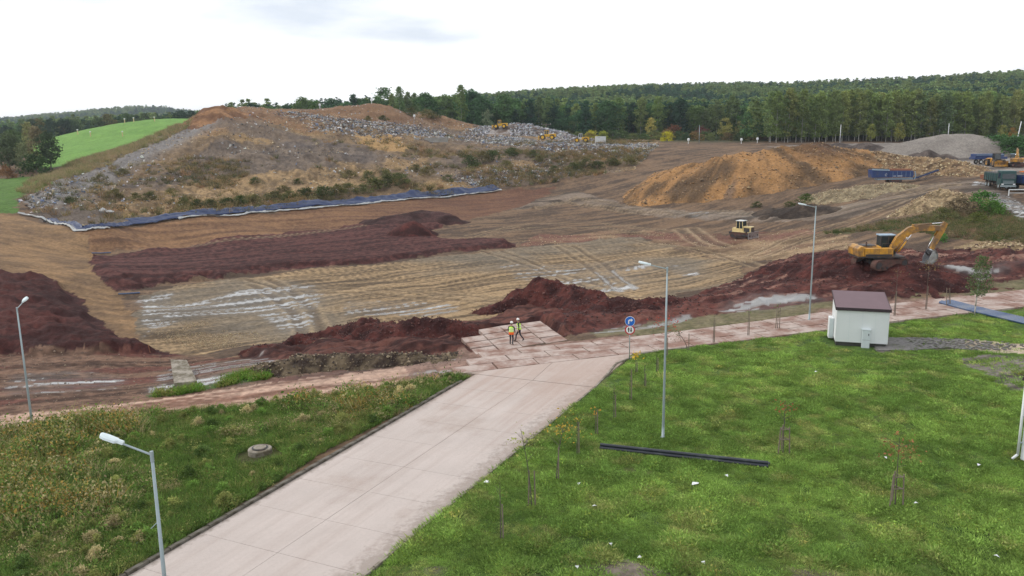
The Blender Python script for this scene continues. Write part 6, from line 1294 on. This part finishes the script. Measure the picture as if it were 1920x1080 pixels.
for o in [q for q in COL.objects if q.type == 'MESH' and q.name.split('.')[0] in ('soil_heap', 'soil_stockpile')]:
    near_ = o.location.y < 110; big_ = o.name.startswith('soil_stock'); redh = 'red' in o['label']
    if near_ or big_: on_heap(o, 2600, .07 if near_ else .25, .22 if near_ else .6, ((80, 47, 43), (100, 60, 52), (64, 38, 36)) if redh else (((104, 84, 64), (140, 112, 78), (160, 132, 96)) if big_ else ((70, 58, 48), (98, 84, 68), (140, 124, 100))), 'heap_clods', 'loose clods on the ' + ' '.join(o['label'].split()[:9]))
wh = [q for q in COL.objects if q.name.startswith('waste_heap')][0]; me = wh.data; co = np.empty(len(me.vertices) * 3, np.float32); me.vertices.foreach_get('co', co); co = co.reshape(-1, 3) + np.array(wh.location); i = rng.integers(0, len(co), 2400); q = co[i] + rng.uniform(-.4, .4, (2400, 3)) * np.array([1, 1, .2]); q[np.any([(np.abs(q[:, 0] - a_[0]) < 4.5) & (np.abs(q[:, 1] - a_[1] + 2) < 5) for a_ in PLAT], 0), 2] -= 3.0
scatter('waste_litter', 'pale waste strewn over the ridge behind the compactors', 'waste', q, rough_rot(2400), uni(2400, .5, 1.2), pal(2400, ((226, 226, 228), (200, 202, 208), (160, 166, 180), (130, 120, 112)), .85), SCR)

# ------------------------------------------------------------------ young staked trees on the lawn
def twig_leaves(n, c, r, ls, seed, flat=1.0):
    rg = np.random.default_rng(seed); p = rg.normal(size=(n, 3)) * np.array([r, r, r * flat]) * .55 + np.array(c); co, f = quads(p, ls, rg); return leaf_mesh('foliage', co, f, np.repeat(rg.uniform(.7, 1.3, n), 4), 'leaf_object')
def sapling(label, px, py, ptop, stakes=1, leafc=None, nleaf=60, lr=.5, stake_h=.6, lean=0.0, leafdx=0.0, ls=.13, name='staked_sapling', bark='bark'):
    b = hit(px, py); H = max(top_h(px, ptop, b), .6); o = thing(name, label, 'young tree', b, 0, 'staked young trees on the lawn'); sd = int(px * 7 + py)
    rg = random.Random(sd); t_ = MB(); p = Vector((0, 0, -.1)); top = Vector((lean * H + leafdx, rg.uniform(-.1, .1), H)); n = 4
    for i in range(n): q = Vector((top.x * ((i + 1) / n) ** 1.6, top.y * (i + 1) / n, H * (i + 1) / n)); t_.cyl(p, q, .028 * (1 - i / n * .7), .028 * (1 - (i + 1) / n * .7), 6); p = q
    for k in range(6 if leafc else 2):
        a = rg.uniform(0, 6.28); z0 = H * rg.uniform(.55, .9); l = lr * rg.uniform(.5, 1.1); s0 = Vector((top.x * (z0 / H) ** 1.6, 0, z0)); t_.cyl(s0, s0 + Vector((math.cos(a) * l, math.sin(a) * l, l * .6)), .011, .005, 5)
    t_.build('trunk', bark, o)
    hs_ = H * stake_h
    pos = [(.10, 0)] if stakes == 1 else ([(.16, 0), (-.14, .05)] if stakes == 2 else [(.3, -.1), (-.28, -.12), (.02, .3)])
    for i, (x, y) in enumerate(pos): MB().cyl((x, y, -.2), (x * .75 + lean * hs_, y * .8, hs_), .035, .03, 7).build('stake', 'wood', o)
    if stakes == 3:
        for i in range(3):
            a, b_ = pos[i], pos[(i + 1) % 3]
            for zz_ in (hs_ - .12, hs_ * .55): MB().cyl((a[0] * .8, a[1] * .85, zz_), (b_[0] * .8, b_[1] * .85, zz_), .022, n=6).build('crossbar', 'wood', o)
    if leafc:
        f_ = bpy.data.objects.new('foliage', twig_leaves(nleaf, (top.x, 0, H * .86), lr, ls, sd, .75)); COL.objects.link(f_); f_.parent = o; f_.color = (*tcol(*leafc), 1)
    return o
sapling('three staked sapling with sparse reddish leaves behind the black pipes end', 1468, 851, 752, 3, (134, 84, 60), 46, .45, .52)
sapling('three staked sapling with a wide brownish crown, nearest on the lawn', 1678, 948, 822, 3, (130, 92, 64), 100, .75, .48)
sapling('sapling by the road with a pale leafy top leaning over the concrete', 997, 950, 803, 2, (132, 136, 78), 60, .55, .46, 0, -.45)
sapling('sapling with a leaning stake and orange yellow leaves', 1043, 901, 786, 1, (156, 130, 58), 80, .62, .55, .02, .35)
sapling('bare staked sapling behind the orange leaved one', 1082, 853, 776, 1, (150, 130, 60), 12, .3, .8)
sapling('staked sapling with a few orange leaves at its tip, left of the pipes', 1117, 814, 763, 1, (170, 130, 60), 12, .2, .9)
sapling('thin bare sapling nearest the viewer beside the road', 939, 1012, 905, 1, (100, 110, 60), 14, .3, .62)
sapling('thin sapling with two bare whips halfway along the road edge', 1151, 784, 722, 1, (110, 120, 70), 10, .3, .7)
sapling('sapling with a brown stake below the traffic sign', 1181, 752, 690, 1, None, 0, .3, .95)
sapling('thin grey bare sapling left of the middle street lamp', 1208, 725, 684, 1, None, 0, .3, .6)
sapling('dark bare sapling close to the middle street lamp', 1231, 698, 664, 1, None, 0, .3, .8)
sapling('little yellow leaved sapling right of the sign post', 1192, 700, 660, 1, (188, 156, 50), 60, .4, .5)
sapling('red leaved sapling behind the middle street lamp', 1249, 668, 598, 1, (140, 62, 54), 110, .8, .5)
sapling('broken forked sapling with a drooping dark leafed branch', 1289, 657, 622, 1, (74, 78, 46), 46, .45, .9, 0, -.75)
sapling('staked bare sapling by the slab track, first right of the forked one', 1337, 643, 588, 1, None, 0, .3, .8)
sapling('staked bare sapling by the slab track, second right of the forked one', 1402, 629, 578, 1, (96, 110, 60), 10, .3, .85)
sapling('bare sapling between two stakes left of the far lamp', 1458, 616, 570, 2, (96, 110, 60), 10, .25, .85)
sapling('bare sapling just right of the hut roof', 1676, 592, 500, 1, (100, 86, 66), 24, .5, .5)
sapling('twiggy brown sapling between the hut and the blue pipes', 1735, 581, 482, 1, (112, 96, 62), 70, .7, .45)
sapling('leaning pair of stakes with a bare whip at the blue pipes end', 1779, 574, 540, 2, None, 0, .2, 1.0, -.12)
# young birch with a full crown
b0 = hit(1827, 591); H = top_h(1835, 480, b0); o = thing('birch_tree', 'young white stemmed birch with a leafy crown beside the blue pipes', 'tree', b0)
t_ = MB(); p = Vector((0, 0, -.1))
for i in range(6): q = Vector((.25 * ((i + 1) / 6) ** 1.5, 0, H * .92 * (i + 1) / 6)); t_.cyl(p, q, .06 * (1 - i / 6.6), .06 * (1 - (i + 1) / 6.6), 8); p = q
rg = random.Random(3)
for k_ in range(14): z0 = H * rg.uniform(.35, .85); a = rg.uniform(0, 6.28); l = .7 * (1.1 - z0 / H); t_.cyl((.2 * z0 / H, 0, z0), (.2 * z0 / H + math.cos(a) * l, math.sin(a) * l, z0 + l), .015, .006, 5)
t_.build('trunk', 'birchbark', o, True)
rgn = np.random.default_rng(9); tt = rgn.uniform(0, 1, 1500); an = rgn.uniform(0, 6.28, 1500); rr = (.22 + .62 * np.sin(np.pi * (tt * .8 + .15))) * np.sqrt(rgn.uniform(.05, 1, 1500)) * (1 + .3 * np.sin(an * 2 + tt * 9)); c = np.stack([np.cos(an) * rr + .15 + .15 * tt, np.sin(an) * rr, H * (.33 + .67 * tt)], 1) + rgn.normal(size=(1500, 3)) * .06
co, f = quads(c, .155, rgn); f_ = bpy.data.objects.new('crown', leaf_mesh('crown', co, f, np.repeat(rgn.uniform(.65, 1.3, 1500), 4), 'leaf_object')); COL.objects.link(f_); f_.parent = o; f_.color = (*tcol(80, 94, 62), 1)
# scraps of litter on the lawn
for i, (px, py) in enumerate(((914, 908), (1085, 911), (1115, 953), (1304, 911), (1362, 896), (1145, 1025), (1200, 1050), (1318, 1060), (1812, 787), (1835, 876), (1718, 948), (1868, 1048), (68, 851), (1082, 1068), (1660, 862), (1530, 700))):
    p = hit(px, py); big = i in (0, 3, 12); mb = MB(); k = .22 if big else .11
    mb.add([(-k, -.4 * k, .05), (k * .4, -.6 * k, .1), (k, .3 * k, .05), (-.3 * k, .7 * k, .12), (0, 0, .22 * k + .09)], [(0, 1, 4), (1, 2, 4), (2, 3, 4), (3, 0, 4), (3, 2, 1, 0)])
    o = mb.build('plastic_scrap', 'white', loc=(p[0], p[1], p[2] + .05)); o.rotation_euler[2] = px
    tag(o, ['white folded plastic scrap on the lawn edge beside the road', '', '', 'round white scrap on the lawn below the black pipes'][i] if i in (0, 3) else ('white scrap among the left weeds' if i == 12 else 'tiny white plastic scrap lying in the lawn grass'), 'litter', None if i in (0, 3, 12) else 'tiny litter on the lawn')
# rocks and bags at the landfill foot
for px, py, s_, lb in ((193, 399, 1.0, 'pale grey boulder like bag at the landfill foot, left of two'), (206, 401, .85, 'pale grey boulder like bag at the landfill foot, right of two')):
    p = G(px, py); q = stone(40 + px); q.materials.clear(); o = meshobj('waste_bag', q, 'geotextile', loc=(p[0], p[1], p[2] + .4)); o.scale = (2.2 * s_, 1.8 * s_, 1.7 * s_); tag(o, lb, 'bag')

# ------------------------------------------------------------------ the air
mv = bpy.data.materials.new('haze'); t = nodes(mv); ov = mk(t, 'ShaderNodeOutputMaterial'); pv_ = mk(t, 'ShaderNodeVolumePrincipled', {'Color': (.80, .88, 1.0, 1), 'Density': .00011, 'Anisotropy': .2})
t.links.new(pv_.outputs[0], ov.inputs['Volume']); MATS['haze'] = mv
hz_ = MB().box((0, 2050, 62), (10400, 4500, 176)).build('haze', mv); tag(hz_, kind='stuff'); hz_['label'] = 'thin pale haze in the air over the whole site'; hz_['category'] = 'haze'
print('terrain z range', GZ.min(), GZ.max())
